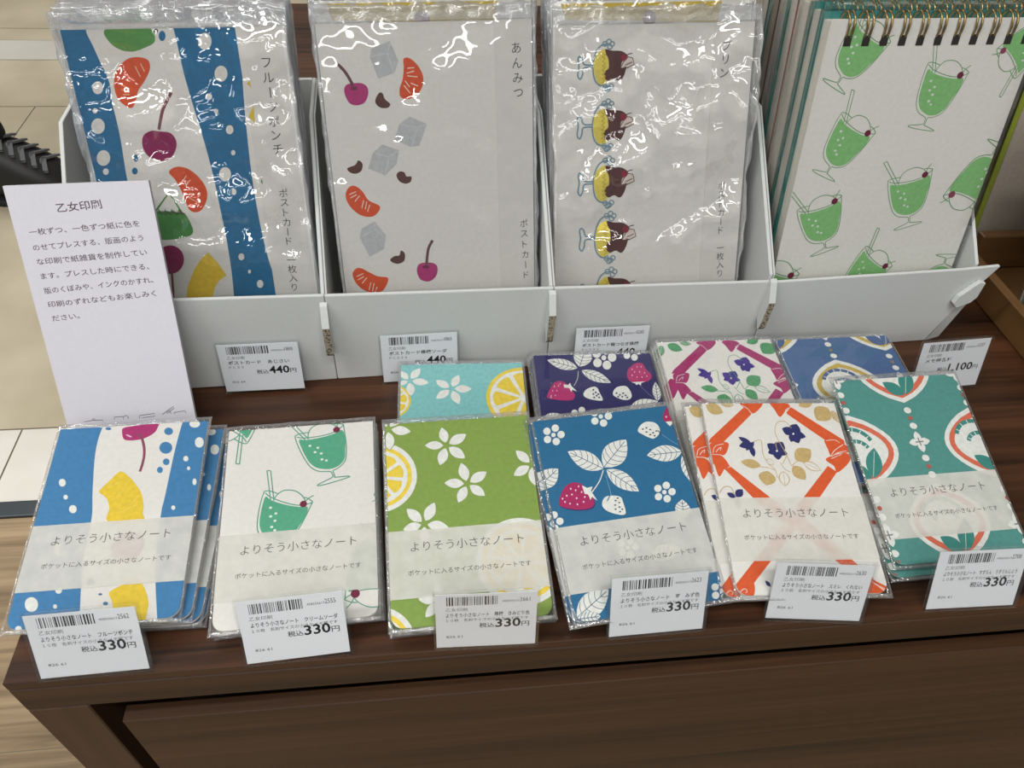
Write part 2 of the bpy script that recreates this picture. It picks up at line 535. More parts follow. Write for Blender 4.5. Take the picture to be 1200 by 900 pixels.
# ------------------------------------------------------------------ display table
walnut_t = wood('walnut_top', (22, 10, 4), (86, 53, 32), 'X', 5.0, 0.38, 30, 1.5)
walnut_z = wood('walnut_leg', (44, 29, 18), (84, 59, 40), 'Z', 5.0, 0.45, 20, 0.9)
walnut_f = wood('walnut_front', (32, 18, 9), (78, 52, 31), 'X', 3.0, 0.44, 40, 1.3)
cavity_shade = simple('painted_inside_shade', (30, 22, 16), 0.9)  # near-black colour standing in for the shade inside the table
TX, TY = 0.98, 0.80
tb = thing('display_table', 'dark walnut shop display table with a drawer below its top', 'table', loc=(TX / 2, TY / 2, FZ))


def tpart(name, boxes, m, bv=0.0006):
    V, F = box_bm(boxes); V = [(x - TX / 2, y - TY / 2, z - FZ) for x, y, z in V]
    me = mesh_of(V, F, m)
    if bv: bevel(me, bv, 1)
    return link(name, me, tb)


tpart('tabletop', [(0, TX, 0.0003, TY, -0.0060, 0)], walnut_t, 0.0003)
tpart('front_rail', [(0, TX, 0, 0.010, -0.0268, -0.0065)], walnut_f)
tpart('side_rail', [(0, 0.010, 0.0105, TY, -0.0268, -0.0065)], walnut_f)
tpart('leg', [(0, 0.0267, 0, 0.06, FZ, -0.0273)], walnut_z)
tpart('leg', [(0, 0.0267, TY - 0.06, TY, FZ, -0.0273)], walnut_z)
tpart('leg', [(TX - 0.0267, TX, 0, 0.06, FZ, -0.0273)], walnut_z)
tpart('leg', [(TX - 0.0267, TX, TY - 0.06, TY, FZ, -0.0273)], walnut_z)
tpart('inner_shade_panel', [(0.03, TX - 0.03, 0.05, 0.056, FZ + 0.02, -0.0065), (0.004, 0.008, 0.062, TY - 0.062, FZ + 0.02, -0.03)], cavity_shade, 0)  # panels added behind the drawer gap, coloured dark as its shade
dr = tpart('drawer', [(0.0368, TX - 0.04, -0.0020, 0.0062, -0.30, -0.0432)], walnut_f, 0.0005)

# ------------------------------------------------------------------ cardboard trays
U = Vector((math.cos(math.radians(2.1)), math.sin(math.radians(2.1)), 0)); NB = Vector((-U.y, U.x, 0))
O = at(232, 455); O.z = 0
TRM = Matrix.Translation(O) @ Matrix.Rotation(math.radians(2.1), 4, 'Z')
white_card = ink((200, 202, 200), 0.7, 'white_cardboard', 0.012)
CT = 0.0022
hook_prof = [(0.0, 0.060), (-0.002, 0.0585), (-0.0075, 0.047), (-0.0062, 0.0265), (-0.0045, 0.024), (0.0, 0.030)]


def side_me(x, CT=CT):
    """side wall in the depth/height plane with the locking hook in front of the lip"""
    prof = [(0.0032, 0.0), (0.128, 0.0), (0.128, 0.130), (0.078, 0.130), (0.0032, 0.0605)]
    n = len(prof); V = [(x, d, z) for d, z in prof] + [(x + CT, d, z) for d, z in prof]
    F = [tuple(range(n)), tuple(range(2 * n - 1, n - 1, -1))] + [((i + 1) % n, i, n + i, n + (i + 1) % n) for i in range(n)]
    return mesh_of(V, F, white_card)


def hook_me(x):
    n = len(hook_prof); V = [(x, d, z) for d, z in hook_prof] + [(x + 0.0040, d, z) for d, z in hook_prof]
    F = [tuple(range(n - 1, -1, -1)), tuple(range(n, 2 * n))] + [(i, (i + 1) % n, n + (i + 1) % n, n + i) for i in range(n)]
    fm = [0, 0] + [0, 0, 1, 1, 1, 0]
    return mesh_of(V, F, [white_card, flute()], fm)


TR = [(-0.052, 0.0815, 0.0685, 0.0648), (0.0818, 0.2105, 0.0646, 0.0616), (0.2108, 0.3450, 0.0614, 0.0578), (0.3453, 0.4700, 0.0572, 0.0592)]
tl = ['white cardboard display tray holding the fruit-patterned postcards behind the sign', 'white cardboard display tray holding the postcards with ice cubes and cherries',
      'white cardboard display tray holding the pudding postcards', 'white cardboard display tray holding the spiral pads, its front flap corner sticking out']
for k, (x0, x1, z0, z1) in enumerate(TR):
    t = thing('cardboard_tray', tl[k], 'display tray', TRM @ Matrix.Translation(((x0 + x1) / 2, 0, 0)), group='white cardboard trays in a row'); c = (x0 + x1) / 2
    a, b = x0 - c, x1 - c
    if k < 3:
        P = [(a, 0), (b, 0), (b, z1), (a, z0)]
    else:
        P = [(a, 0), (b - 0.0005, 0.0), (b + 0.0115, 0.036), (b + 0.0235, 0.0598), (b + 0.0225, 0.0607), (b + 0.0, z1), (a, z0)]
    n = len(P)
    V = [(x, 0, z) for x, z in P] + [(x, CT, z) for x, z in P]
    F = [tuple(range(n)), tuple(range(2 * n - 1, n - 1, -1))] + [((i + 1) % n, i, n + i, n + (i + 1) % n) for i in range(n)]
    link('front_panel', bevel(mesh_of(V, F, white_card), 0.0007, 2), t)
    link('side_panel', bevel(side_me(a, 0.001 if k else CT), 0.0003, 1), t)
    bs = b + (0.0105 if k == 3 else 0)
    link('side_panel', bevel(side_me(bs - CT), 0.0005, 1), t)
    V, F = box_bm([(a + 0.0023, bs - 0.0023, 0.125, 0.128, 0, 0.130)]); link('back_panel', mesh_of(V, F, white_card), t)
    V, F = box_bm([(a + 0.0023, bs - 0.0023, 0.0032, 0.1248, 0.0002, 0.0012)]); link('base_panel', mesh_of(V, F, white_card), t)
    if k < 3:
        link('locking_tab', hook_me(b - 0.003), t)
    else:
        hp = [(b + 0.0015, 0.0345), (b + 0.0055, 0.0305), (b + 0.0135, 0.034), (b + 0.0165, 0.0385), (b + 0.0165, 0.0500), (b + 0.0125, 0.0510), (b + 0.0030, 0.0400)]
        n = len(hp); V = [(x, -0.0002, z) for x, z in hp] + [(x, -0.0035, z) for x, z in hp]
        F = [tuple(range(n - 1, -1, -1)), tuple(range(n, 2 * n))] + [(i, (i + 1) % n, n + (i + 1) % n, n + i) for i in range(n)]
        link('locking_tab', bevel(mesh_of(V, F, [white_card, flute()]), 0.0005, 2), t)
        # folded flap beside the front panel
        P = [(b + 0.0000, 0.0002, 0), (b + 0.0115, 0.0032, 0), (b + 0.0195, 0.0032, 0.033), (b + 0.0118, 0.0012, 0.0355)]
        V = P + [(x + 0.001, y + 0.0025, z) for x, y, z in P]
        F = [(0, 1, 2, 3), (7, 6, 5, 4), (1, 0, 4, 5), (2, 1, 5, 6), (3, 2, 6, 7), (0, 3, 7, 4)]
        link('side_flap', mesh_of(V, F, [white_card, flute()], [0, 0, 1, 1, 0, 0]), t)

# ------------------------------------------------------------------ cream-soda glass, a motif shared by the pad and a notebook
P4 = pose(463.9, 197.2, 4.0, 2.2, 78.9, 0.35); P4W, P4H = 0.1222, 0.1926
_a = Art(P4, [(0, 0)]).use(880, 0, 3.75)
GL = {k: _a.pts(v) for k, v in dict(
    fill=[(780, 303), (800, 320), (850, 338), (900, 346), (934, 344), (915, 390), (880, 440), (850, 480), (820, 502), (790, 508), (765, 500), (742, 475), (737, 440), (745, 400), (760, 350)],
    lft=[(780, 276), (765, 310), (745, 370), (730, 430), (727, 468), (738, 496), (765, 516), (764, 530), (752, 546), (690, 552), (720, 565), (805, 576), (762, 551), (764, 548)],
    rgt=[(958, 318), (925, 375), (885, 440), (840, 496), (800, 515), (777, 518), (770, 532), (762, 549)],
    rim=[(780, 276), (800, 274), (832, 286)], rim2=[(782, 284), (800, 305), (850, 328), (900, 338), (945, 327), (958, 318)], rim3=[(958, 318), (945, 304), (930, 298)],
    dome=[(812, 312), (830, 288), (860, 267), (900, 268), (922, 288), (930, 312), (926, 326)],
    s1=[(806, 168), (797, 318)], s2=[(821, 168), (809, 322)], s3=[(806, 168), (821, 168)], pin=[(932, 316), (948, 300), (968, 287)],
    ref=[(780, 276), (958, 318)], foot=[(690, 552), (720, 565), (805, 576), (755, 549)]).items()}
GLB = _a.pts([(791, 356), (807, 382), (785, 397), (798, 416), (781, 445), (790, 459)]); GLC = _a.p((920, 331))
GREEN = (142, 204, 128); GLINE = (112, 164, 110)


def glass(A, rl, rr, col=GREEN, lcol=GLINE, flip=False, straw=1.0, cherry=(118, 28, 62), lw=0.42, k2=None):
    """draw the glass so that its rim runs from rl to rr (zoom pixels)"""
    a, b = A.p(rl), A.p(rr); p, q = GL['ref']
    if flip: a, b = b, a
    vx, vy = q[0] - p[0], q[1] - p[1]; l2 = vx * vx + vy * vy; wx, wy = b[0] - a[0], b[1] - a[1]
    if flip:   # mirrored copy
        c, s = (vx * wx - vy * wy) / l2, (vx * wy + vy * wx) / l2
        T = lambda u: (a[0] + c * (u[0] - p[0]) + s * (u[1] - p[1]), a[1] + s * (u[0] - p[0]) - c * (u[1] - p[1]))
    else:
        c, s = (vx * wx + vy * wy) / l2, (vx * wy - vy * wx) / l2
        T = lambda u: (a[0] + c * (u[0] - p[0]) - s * (u[1] - p[1]), a[1] + s * (u[0] - p[0]) + c * (u[1] - p[1]))
    k = math.hypot(c, s)
    A.fill(col, cr([T(u) for u in GL['fill']], sub=3))
    for g in ('lft', 'rgt', 'rim', 'rim2', 'rim3', 'dome', 'pin'): A.line(lcol, lw * k, cr([T(u) for u in GL[g]], False, 4))
    for g in ('s1', 's2', 's3'): A.line(lcol, lw * k, [T(u) for u in GL[g]])
    for u in GLB: A.ell((232, 240, 226), T(u), 0.0008 * k, 0.0007 * k, n=12)
    A.ell(cherry, T(GLC), 0.0019 * k, 0.0019 * k)


def petal(A, m, a, b, wid, pts=5):
    """pointed oval from a to b (local metres), wid = width / length"""
    dx, dy = b[0] - a[0], b[1] - a[1]; S = []
    for side in (1, -1):
        for i in range(0, 9):
            t = i / 8 if side == 1 else 1 - i / 8
            w = wid * 0.5 * math.sin(math.pi * t ** 0.92) ** 0.85 * side
            S.append((a[0] + dx * t - dy * w, a[1] + dy * t + dx * w))
    A.fill(m, S)


def flower5(A, m, c, tips, wid=0.52, gap=0.14):
    c = A.p(c)
    for t in tips:
        t = A.p(t); petal(A, m, (c[0] + (t[0] - c[0]) * gap, c[1] + (t[1] - c[1]) * gap), t, wid)


def lemon(A, c, R, outer, inner, white=(238, 236, 226), yel=(240, 210, 72), a0=0.2, n=8):
    """sliced lemon, R in millimetres; outer/inner = ring colours from the rind inwards"""
    c = A.p(c); R /= 1000
    A.ell(outer, c, R, R, n=48); A.ell(inner, c, R * 0.87, R * 0.87, n=48); A.ell(white, c, R * 0.76 if outer == white else R * 0.9, R * 0.76 if outer == white else R * 0.9, n=48)
    for i in range(n):
        a = a0 + 2 * math.pi * i / n; h = math.pi / n * 0.80; r1 = R * (0.66 if outer == white else 0.82)
        S = [(c[0] + R * 0.10 * math.cos(a), c[1] + R * 0.10 * math.sin(a))]
        S += [(c[0] + r1 * (1 - 0.06 * abs(t) ** 3) * math.cos(a + h * t), c[1] + r1 * (1 - 0.06 * abs(t) ** 3) * math.sin(a + h * t)) for t in (-1, -0.6, -0.2, 0.2, 0.6, 1)]
        A.fill(yel, S)


WH = (236, 236, 228)


def leaf(A, base, tip, wid, body, vein, lw=0.4, nv=5):
    a, b = A.p(base), A.p(tip); petal(A, body, a, b, wid)
    dx, dy = b[0] - a[0], b[1] - a[1]
    A.line(vein, lw, [a, (a[0] + dx * 0.93, a[1] + dy * 0.93)])
    for i in range(1, nv + 1):
        t = i / (nv + 1) * 0.9
        for s in (1, -1):
            w = wid * 0.5 * math.sin(math.pi * min(t + 0.14, 1)) ** 0.85 * s * 0.96
            A.line(vein, lw * 0.8, cr([(a[0] + dx * t, a[1] + dy * t), (a[0] + dx * (t + 0.06) - dy * w * 0.6, a[1] + dy * (t + 0.06) + dx * w * 0.6),
                                      (a[0] + dx * (t + 0.15) - dy * w, a[1] + dy * (t + 0.15) + dx * w)], False, 3))


def berry(A, body, cal, seeds, col=(176, 36, 96), cc=WH, sc_=(240, 226, 232), shade=None):
    if shade:
        A.P(shade, [(x + 3, y + 4) for x, y in body])
    A.P(col, body)
    if cal: A.G(cc, cal)
    for x, y in seeds: A.E(sc_, x, y, 3.0, 4.0)


def cluster(A, m, x, y, r, d, rc=None):
    for i in range(5):
        t = 2 * math.pi * i / 5 - math.pi / 2 + 0.25
        A.E(m, x + d * math.cos(t), y + d * 0.92 * math.sin(t), r)
    A.E(m, x, y, rc or r * 0.8)


# ------------------------------------------------------------------ notebooks
NW, NH = 0.074, 0.1045
NOUT = rrect(NW, NH, 0.0055, True)
FRONT = {1: pose(34.7, 20.8, 9.3, 0.3, 9.3, -1.0), 2: pose(123.2, 15.2, 6.7, 1.9, 10.7, -0.2), 3: pose(203.3, 8.4, 9.3, 1.3, 13.8, -0.1),
         4: pose(287.0, 7.4, 9.2, 5.4, 14.8, 0.1), 5: pose(365.1, 8.1, 12.1, -3.2, 13.3, 0.2), 6: pose(452.4, 23.9, 6.8, 1.5, 16.9, 0.4)}
BACK = {'teal': pose(204.5, 69.8, -1.0, -1.5, 9.1, 0.3), 'navy': pose(284.3, 67.5, 12.6, -1.0, 3.4, 0.5), 'pink': pose(361.3, 69.7, 14.3, -0.2, 5.6, 0.4), 'blue': pose(436.7, 67.4, 17.3, 0.3, 4.3, -0.2)}
BLUE = (64, 130, 180)


def art_punch(A):
    A.use(0, 440, 4.615)
    z2 = lambda q: (q[0], q[1] + 180 * 4.615)      # second zoom of the photo, 180 pixels lower
    A.G(BLUE, [(150, 250), (556, 270)] + [tuple(q) for q in cr([(552, 288), (530, 350), (513, 440), (505, 550), (500, 650), (496, 770), z2((455, 130)), z2((440, 296)), z2((432, 440)), z2((424, 600))], False, 4)] + [(-150, 1500)])
    A.G(BLUE, [(1300, 200), (993, 225)] + cr([(990, 245), (965, 330), (940, 430), (912, 560), (886, 680), (872, 740), z2((845, 130)), z2((840, 262)), z2((850, 480)), z2((862, 600))], False, 4) + [(1300, 1500)])
    for x, y, r, q in ((337, 580, 19, 21), (355, 658, 12, 13), (394, 723, 21, 22), (1053, 262, 29, 20), (1078, 362, 24, 28), (1005, 450, 14, 15), (1020, 502, 9, 10), (1052, 575, 11, 18), (937, 715, 11, 12)):
        A.E(WH, x, y, r, q)
    for x, y, r, q in ((170, 408, 36, 40), (317, 331, 18, 19), (298, 419, 11, 12), (100, 540, 18, 16), (330, 110, 40, 36)): A.E(WH, *z2((x, y)), r, q)
    for x, y, r, q in ((912, 302, 24, 20), (897, 391, 35, 32), (899, 467, 18, 18), (865, 511, 16, 17), (586, 288, 16, 8)): A.E(BLUE, x, y, r, q)
    for x, y, r, q in ((490, 286, 22, 20), (543, 353, 11, 6), (571, 403, 14, 10)): A.E((70, 120, 160), *z2((x, y)), r, q)
    MG = (176, 46, 112)
    A.P(MG, [(660, 300), (668, 285), (705, 276), (850, 258), (853, 280), (837, 308), (800, 332), (760, 346), (700, 352), (668, 342)])
    A.P((236, 200, 220), [(680, 320), (695, 322), (715, 332), (700, 333)])
    A.L((140, 70, 92), 1.3, [(738, 322), (762, 330), (778, 380), (780, 430), (770, 480), (757, 520)])
    YE = (240, 205, 58)
    A.P(YE, [(535, 628), (560, 600), (600, 562), (650, 520), (692, 542), (735, 590), (765, 640), (776, 700), (772, 745), (768, 790), (585, 790), (592, 720), (582, 675), (560, 650)])
    A.P(YE, [z2(q) for q in [(590, 345), (640, 312), (735, 266), (765, 290), (790, 340), (803, 400), (795, 450), (780, 520), (770, 590), (620, 600), (612, 440), (605, 390)]])
    for a, b in (((600, 600), (650, 575)), ((630, 660), (690, 600)), ((700, 700), (750, 650)), ((650, 740), (740, 700))):
        A.L((246, 224, 120), 0.25, [a, b], smooth=False)
    A.D((190, 60, 120), z2((690, 95)), 7.5); A.D(BLUE, z2((345, 105)), 2)


def art_soda(A):
    A.use(230, 460, 5.0)
    g, l = (88, 172, 136), (92, 160, 132)
    glass(A, (400, 578), (682, 640), g, l, lw=0.6); glass(A, (578, 256), (862, 186), g, l, lw=0.6)
    glass(A, (296, 300), (40, 195), g, l, lw=0.6)
    glass(A, (1250, 1190), (870, 1215), g, l); glass(A, (1330, 700), (1040, 600), g, l)
    A.P(g, [(960, 768), (990, 775), (1020, 783), (985, 784)])


LIME = (136, 164, 76); LEMY = (242, 212, 74)


def art_lime(A):
    A.use(430, 400, 5.0)
    z2 = lambda q: (q[0], q[1] + 900)
    A.G(LIME, [(-200, 300), (1500, 300), (1500, 2200), (-200, 2200)])
    lemon(A, (68, 795), 19.0, WH, LEMY, WH); lemon(A, z2((40, 905)), 19, WH, LEMY, WH); lemon(A, z2((905, 385)), 21.5, WH, LEMY, WH)
    lemon(A, (760, 250), 18.0, LEMY, WH, WH)
    flower5(A, WH, (465, 610), [(340, 610), (438, 505), (582, 545), (575, 685), (428, 727)])
    flower5(A, WH, (588, 835), [(453, 830), (552, 713), (702, 765), (692, 905), (535, 945)])
    flower5(A, WH, (965, 722), [(873, 640), (860, 787), (985, 845), (1080, 760), (1040, 630)])
    flower5(A, WH, (125, 515), [(257, 530), (132, 640), (20, 560), (60, 420), (200, 420)])
    A.L(LIME, 0.35, [(132, 640), (100, 600), (115, 540)]); A.L(LIME, 0.35, [(132, 640), (168, 590), (150, 540)])
    flower5(A, WH, z2((335, 170)), [z2(q) for q in ((233, 82), (396, 45), (478, 192), (340, 290), (212, 205))])
    flower5(A, WH, z2((430, 615)), [z2(q) for q in ((343, 718), (402, 600 - 85), (520, 560), (540, 690), (300, 610))])


def art_mint(A):
    A.use(430, 400, 5.0)
    A.G((134, 200, 198), [(-200, -100), (1500, -100), (1500, 2200), (-200, 2200)])
    lemon(A, (120, 345), 12.5, LEMY, WH, WH); lemon(A, (925, 325), 22.5, LEMY, WH, WH, a0=0.0)
    flower5(A, WH, (492, 270), [(398, 220), (535, 188), (614, 272), (537, 362), (400, 330)])
    flower5(A, WH, (240, 222), [(183, 165), (304, 148), (356, 235), (252, 312), (170, 245)])


def art_strawberry(A):
    A.use(600, 480, 3.4615)
    B = (34, 108, 150); V = (30, 84, 124)
    A.G(B, [(-300, -100), (1300, -100), (1300, 1200), (-300, 1200)])
    for x, y in ((168, 103), (360, 28), (618, 335), (850, 735), (163, 455), (470, 560)): cluster(A, WH, x, y, 15, 31, 9)
    for b, t, w in (((372, 240), (226, 170), 0.50), ((372, 234), (463, 122), 0.58), ((382, 243), (515, 332), 0.46), ((690, 170), (547, 186), 0.48),
                    ((694, 180), (742, 305), 0.42), ((102, 318), (187, 240), 0.62), ((695, 440), (690, 365), 0.8), ((262, 845), (392, 730), 0.52),
                    ((262, 852), (360, 838), 0.5), ((258, 850), (235, 905), 0.5), ((560, 600), (680, 560), 0.5)):
        leaf(A, b, t, w, WH, V, 0.34)
    A.L(WH, 0.5, [(370, 246), (355, 290), (325, 335)]); A.L((150, 190, 214), 0.22, [(380, 265), (395, 320), (402, 348)]); A.L((150, 190, 214), 0.2, [(598, 95), (650, 130), (692, 152)])
    A.L(WH, 0.3, [(262, 845), (245, 800), (235, 770)])
    berry(A, [(192, 388), (195, 355), (213, 317), (245, 297), (282, 303), (307, 330), (330, 365), (332, 388), (310, 402), (265, 406), (220, 400)],
          [(283, 308), (304, 318), (327, 312), (320, 330), (346, 370), (324, 355), (318, 368), (309, 345), (294, 342)],
          [(215, 375), (235, 382), (222, 350), (243, 345), (262, 360), (238, 322), (258, 328), (270, 312), (282, 335), (290, 375), (265, 385), (295, 355), (205, 362)], shade=(64, 40, 110))
    berry(A, [(612, 40), (618, 10), (640, -20), (680, -10), (680, 40), (655, 55), (630, 52)], [(622, 50), (645, 48), (665, 45), (660, 62), (650, 58), (640, 68)], [(625, 30), (640, 20)], shade=None)
    sd = lambda L: [A.E((30, 50, 70), x, y, 4.2, 3.0) for x, y in L]
    A.P(WH, [(510, 88), (520, 65), (545, 50), (580, 55), (598, 76), (596, 100), (575, 118), (555, 114), (530, 102)]); sd([(530, 80), (545, 92), (560, 82), (572, 95), (545, 75), (585, 88), (560, 103), (578, 107)])
    A.L((30, 50, 70), 0.5, [(590, 85), (600, 95), (606, 106)])
    A.P(WH, [(365, 385), (373, 360), (395, 350), (438, 354), (450, 376), (461, 420), (440, 428), (400, 418), (376, 405)]); sd([(420, 370), (435, 378), (418, 388), (435, 396), (420, 405), (447, 405), (438, 415), (428, 360)])
    A.L(B, 0.5, [(398, 345), (392, 360), (385, 372)])


def art_strawberry_navy(A):
    A.use(610, 400, 5.0)
    B = (46, 42, 98); V = (40, 40, 80)
    A.G(B, [(-300, -100), (1500, -100), (1500, 2200), (-300, 2200)])
    for b, t, w in (((332, 157), (148, 110), 0.44), ((343, 150), (385, 30), 0.62), ((354, 170), (532, 243), 0.42), ((118, 470), (240, 432), 0.6), ((645, 402), (815, 350), 0.5), ((815, 350), (800, 240), 0.35)):
        leaf(A, b, t, w, WH, V, 0.36)
    cluster(A, WH, 490, 97, 26, 50, 15); cluster(A, WH, 345, 440, 20, 40, 10); cluster(A, WH, 660, 60, 20, 40, 12)
    A.L(WH, 0.3, [(335, 175), (330, 220), (308, 262)]); A.L((150, 150, 190), 0.2, [(705, 258), (760, 310), (810, 345)])
    berry(A, [(148, 332), (152, 305), (180, 255), (215, 234), (258, 245), (292, 280), (314, 315), (305, 340), (270, 348), (200, 343)],
          [(245, 252), (272, 258), (285, 243), (292, 262), (328, 295), (298, 284), (292, 298), (280, 275), (250, 272)],
          [(170, 320), (195, 318), (180, 290), (205, 290), (190, 265), (215, 262), (170, 330), (225, 250)], (186, 50, 112))
    berry(A, [(630, 188), (640, 160), (680, 131), (722, 130), (742, 162), (775, 195), (776, 216), (750, 236), (690, 242), (650, 236), (632, 212)],
          [(655, 240), (690, 238), (740, 236), (715, 245), (712, 260), (700, 250), (685, 258), (680, 248)],
          [(660, 165), (690, 150), (715, 150), (675, 180), (705, 180), (735, 185), (660, 200), (690, 210), (720, 210), (750, 205)], (186, 50, 112))
    sd = lambda L: [A.E((46, 42, 98), x, y, 6, 5) for x, y in L]
    A.P(WH, [(365, 315), (380, 285), (420, 268), (447, 272), (462, 300), (482, 345), (440, 346), (390, 335)]); sd([(425, 285), (440, 300), (425, 310), (445, 320), (430, 330), (460, 330), (455, 310)])
    A.P(WH, [(543, 312), (560, 275), (600, 262), (632, 270), (656, 310), (650, 336), (620, 345), (580, 336)]); sd([(565, 305), (585, 315), (605, 305), (575, 325), (600, 325), (620, 318), (630, 330)])


def art_ribbon(A):
    A.use(760, 390, 5.0)
    O_, T, N = (226, 92, 44), (202, 172, 112), (40, 46, 104)
    z2 = lambda q: (q[0] + 200, q[1] + 800)
    LW = WH
    A.G(O_, [(570, 425), (625, 455), (440, 640), (350, 645), (362, 620)]); A.P(O_, [(540, 408), (660, 405), (655, 440), (605, 475), (560, 440)])
    A.L(LW, 0.3, [(548, 425), (580, 445), (606, 476)])
    A.G(O_, [(835, 436), (803, 470), (1050, 640), (1150, 652), (1145, 630)]); A.P(O_, [(712, 408), (800, 408), (832, 438), (805, 455), (770, 493), (738, 450)])
    A.L(LW, 0.3, [(832, 436), (803, 452), (810, 475)])
    # left bow
    A.P(O_, [(358, 655), (400, 640), (466, 645), (462, 690), (440, 718), (400, 712), (372, 715)])
    A.P(O_, [(372, 715), (430, 722), (476, 785), (445, 800), (415, 842), (392, 790)]); A.P(O_, [(330, 690), (372, 700), (385, 760), (340, 840), (300, 800)])
    A.L(LW, 0.3, [(395, 700), (410, 680), (425, 672), (420, 690)]); A.L(LW, 0.3, [(372, 712), (420, 715), (440, 722)]); A.L(LW, 0.3, [(378, 705), (390, 665), (440, 650)]); A.L(LW, 0.3, [(476, 785), (440, 805)])
    # right bow
    A.P(O_, [(1030, 630), (1070, 630), (1160, 660), (1170, 700), (1110, 705), (1072, 725), (1050, 680)]); A.P(O_, [(1072, 722), (1160, 705), (1180, 750), (1110, 818), (1085, 780), (1038, 745)])
    A.L(LW, 0.3, [(1140, 655), (1090, 690), (1070, 725), (1110, 702), (1160, 692)]); A.L(LW, 0.3, [(1040, 632), (1090, 628), (1120, 645)]); A.L(LW, 0.3, [(1070, 738), (1130, 712)])
    # lower strips down to the band and beyond it
    A.G(O_, [(445, 798), (482, 785), z2((520, 170)), z2((415, 170))]); A.G(O_, [(1050, 780), (1105, 815), z2((800, 168)), z2((705, 168))])
    A.G(O_, [z2((520, 170)), z2((415, 170)), z2((640, 360)), z2((720, 320))]); A.G(O_, [z2((800, 168)), z2((705, 168)), z2((300, 690)), z2((400, 690))]); A.G(O_, [z2((600, 300)), z2((680, 260)), z2((1120, 640)), z2((1030, 640))])
    A.P(O_, [z2(q) for q in ((300, 685), (360, 668), (418, 668), (412, 745), (330, 745))]); A.P(O_, [z2(q) for q in ((1090, 640), (1150, 665), (1195, 690), (1180, 730), (1080, 740))])
    for k in range(3): A.L(LW, 0.25, [z2((1100 + 20 * k, 655 + 12 * k)), z2((1185, 700 + 8 * k))])
    A.L(LW, 0.3, [z2((335, 720)), z2((360, 700)), z2((378, 712)), z2((370, 725))])
    # violets
    for c, tips in (((848, 590), [(782, 560), (868, 535), (922, 610), (880, 648), (835, 640)]), ((752, 690), [(695, 650), (785, 640), (815, 712), (760, 745), (700, 705)])):
        for t, w in zip(tips, (0.62, 0.7, 0.5, 0.62, 0.5)):
            a, b = A.p(c), A.p(t); petal(A, N, a, (b[0], b[1]), w * 1.35)
        A.E(LW, c[0], c[1] + 2, 6, 6)
    for a, b, w in (((605, 655), (526, 610), 0.4), ((610, 650), (530, 665), 0.55), ((600, 660), (618, 728), 0.45), ((618, 640), (570, 690), 0.4)):
        petal(A, N, A.p(a), A.p(b), w)
    for L in ([(610, 640), (655, 628), (665, 660), (670, 710), (700, 765), (740, 800), (755, 850)], [(838, 780), (800, 700), (755, 620), (740, 570), (755, 525), (800, 520), (838, 560)],
              [(755, 690), (745, 650), (765, 640)], [(785, 770), (810, 720)], [(838, 780), (880, 750), (930, 765)], [(640, 785), (700, 790), (740, 805)], [(770, 760), (800, 800), (830, 815)]):
        A.L(T, 0.36, L)
    for b, t, w in (((658, 778), (540, 755), 0.5), ((700, 810), (690, 895), 1.05), ((845, 780), (920, 862), 0.75), ((860, 745), (950, 685), 0.75)): leaf(A, b, t, w, T, (216, 192, 140), 0.2, 3)
    for b, t, w in (((790, 812), (800, 900), 0.7), ((905, 760), (1012, 808), 0.5), ((690, 740), (735, 775), 0.7)):
        pa, pb = A.p(b), A.p(t); petal(A, T, pa, pb, w); q = 0.04
        petal(A, PAPER, (pa[0] + (pb[0] - pa[0]) * q, pa[1] + (pb[1] - pa[1]) * q), (pa[0] + (pb[0] - pa[0]) * (1 - q), pa[1] + (pb[1] - pa[1]) * (1 - q)), w * 0.88); leaf(A, b, t, 0.01, T, T, 0.22, 4)
    for b, t, w in (((335, 425), (437, 470), 0.7), ((1050, 440), (985, 512), 0.9), ((960, 400), (880, 430), 0.6)): leaf(A, b, t, w, T, (216, 192, 140), 0.2, 3)
    for b, t in (((1070, 455), (1120, 530)), ((300, 430), (270, 520)), ((420, 415), (500, 425))):
        leaf(A, b, t, 0.5, T, PAPER, 0.2, 4)
    # corner violet above the band
    A.L(T, 0.36, [z2((215, 140)), z2((240, 105)), z2((280, 105)), z2((300, 145))])
    for a, b, w in (((310, 165), (258, 140), 0.6), ((312, 162), (350, 118), 0.7), ((315, 170), (330, 230), 0.6)): petal(A, N, A.p(z2(a)), A.p(z2(b)), w)
    petal(A, N, A.p(z2((515, 690))), A.p(z2((483, 652))), 0.5)


def ogee(A, cx, cyy, w, h, m):
    """onion-shaped medallion, local mm: centre, half width, half height"""
    def outline(k):
        S = []
        for s in (1, -1):
            for i in range(0, 13):
                t = i / 12 if s == 1 else 1 - i / 12
                v = 1 - 2 * t
                x = k * w * (math.sin(math.pi * t) ** 0.75) * s
                S.append(((cx + x) / 1000, (cyy + v * (h + (k - 1) * h * 1.15)) / 1000))
        return S
    return outline


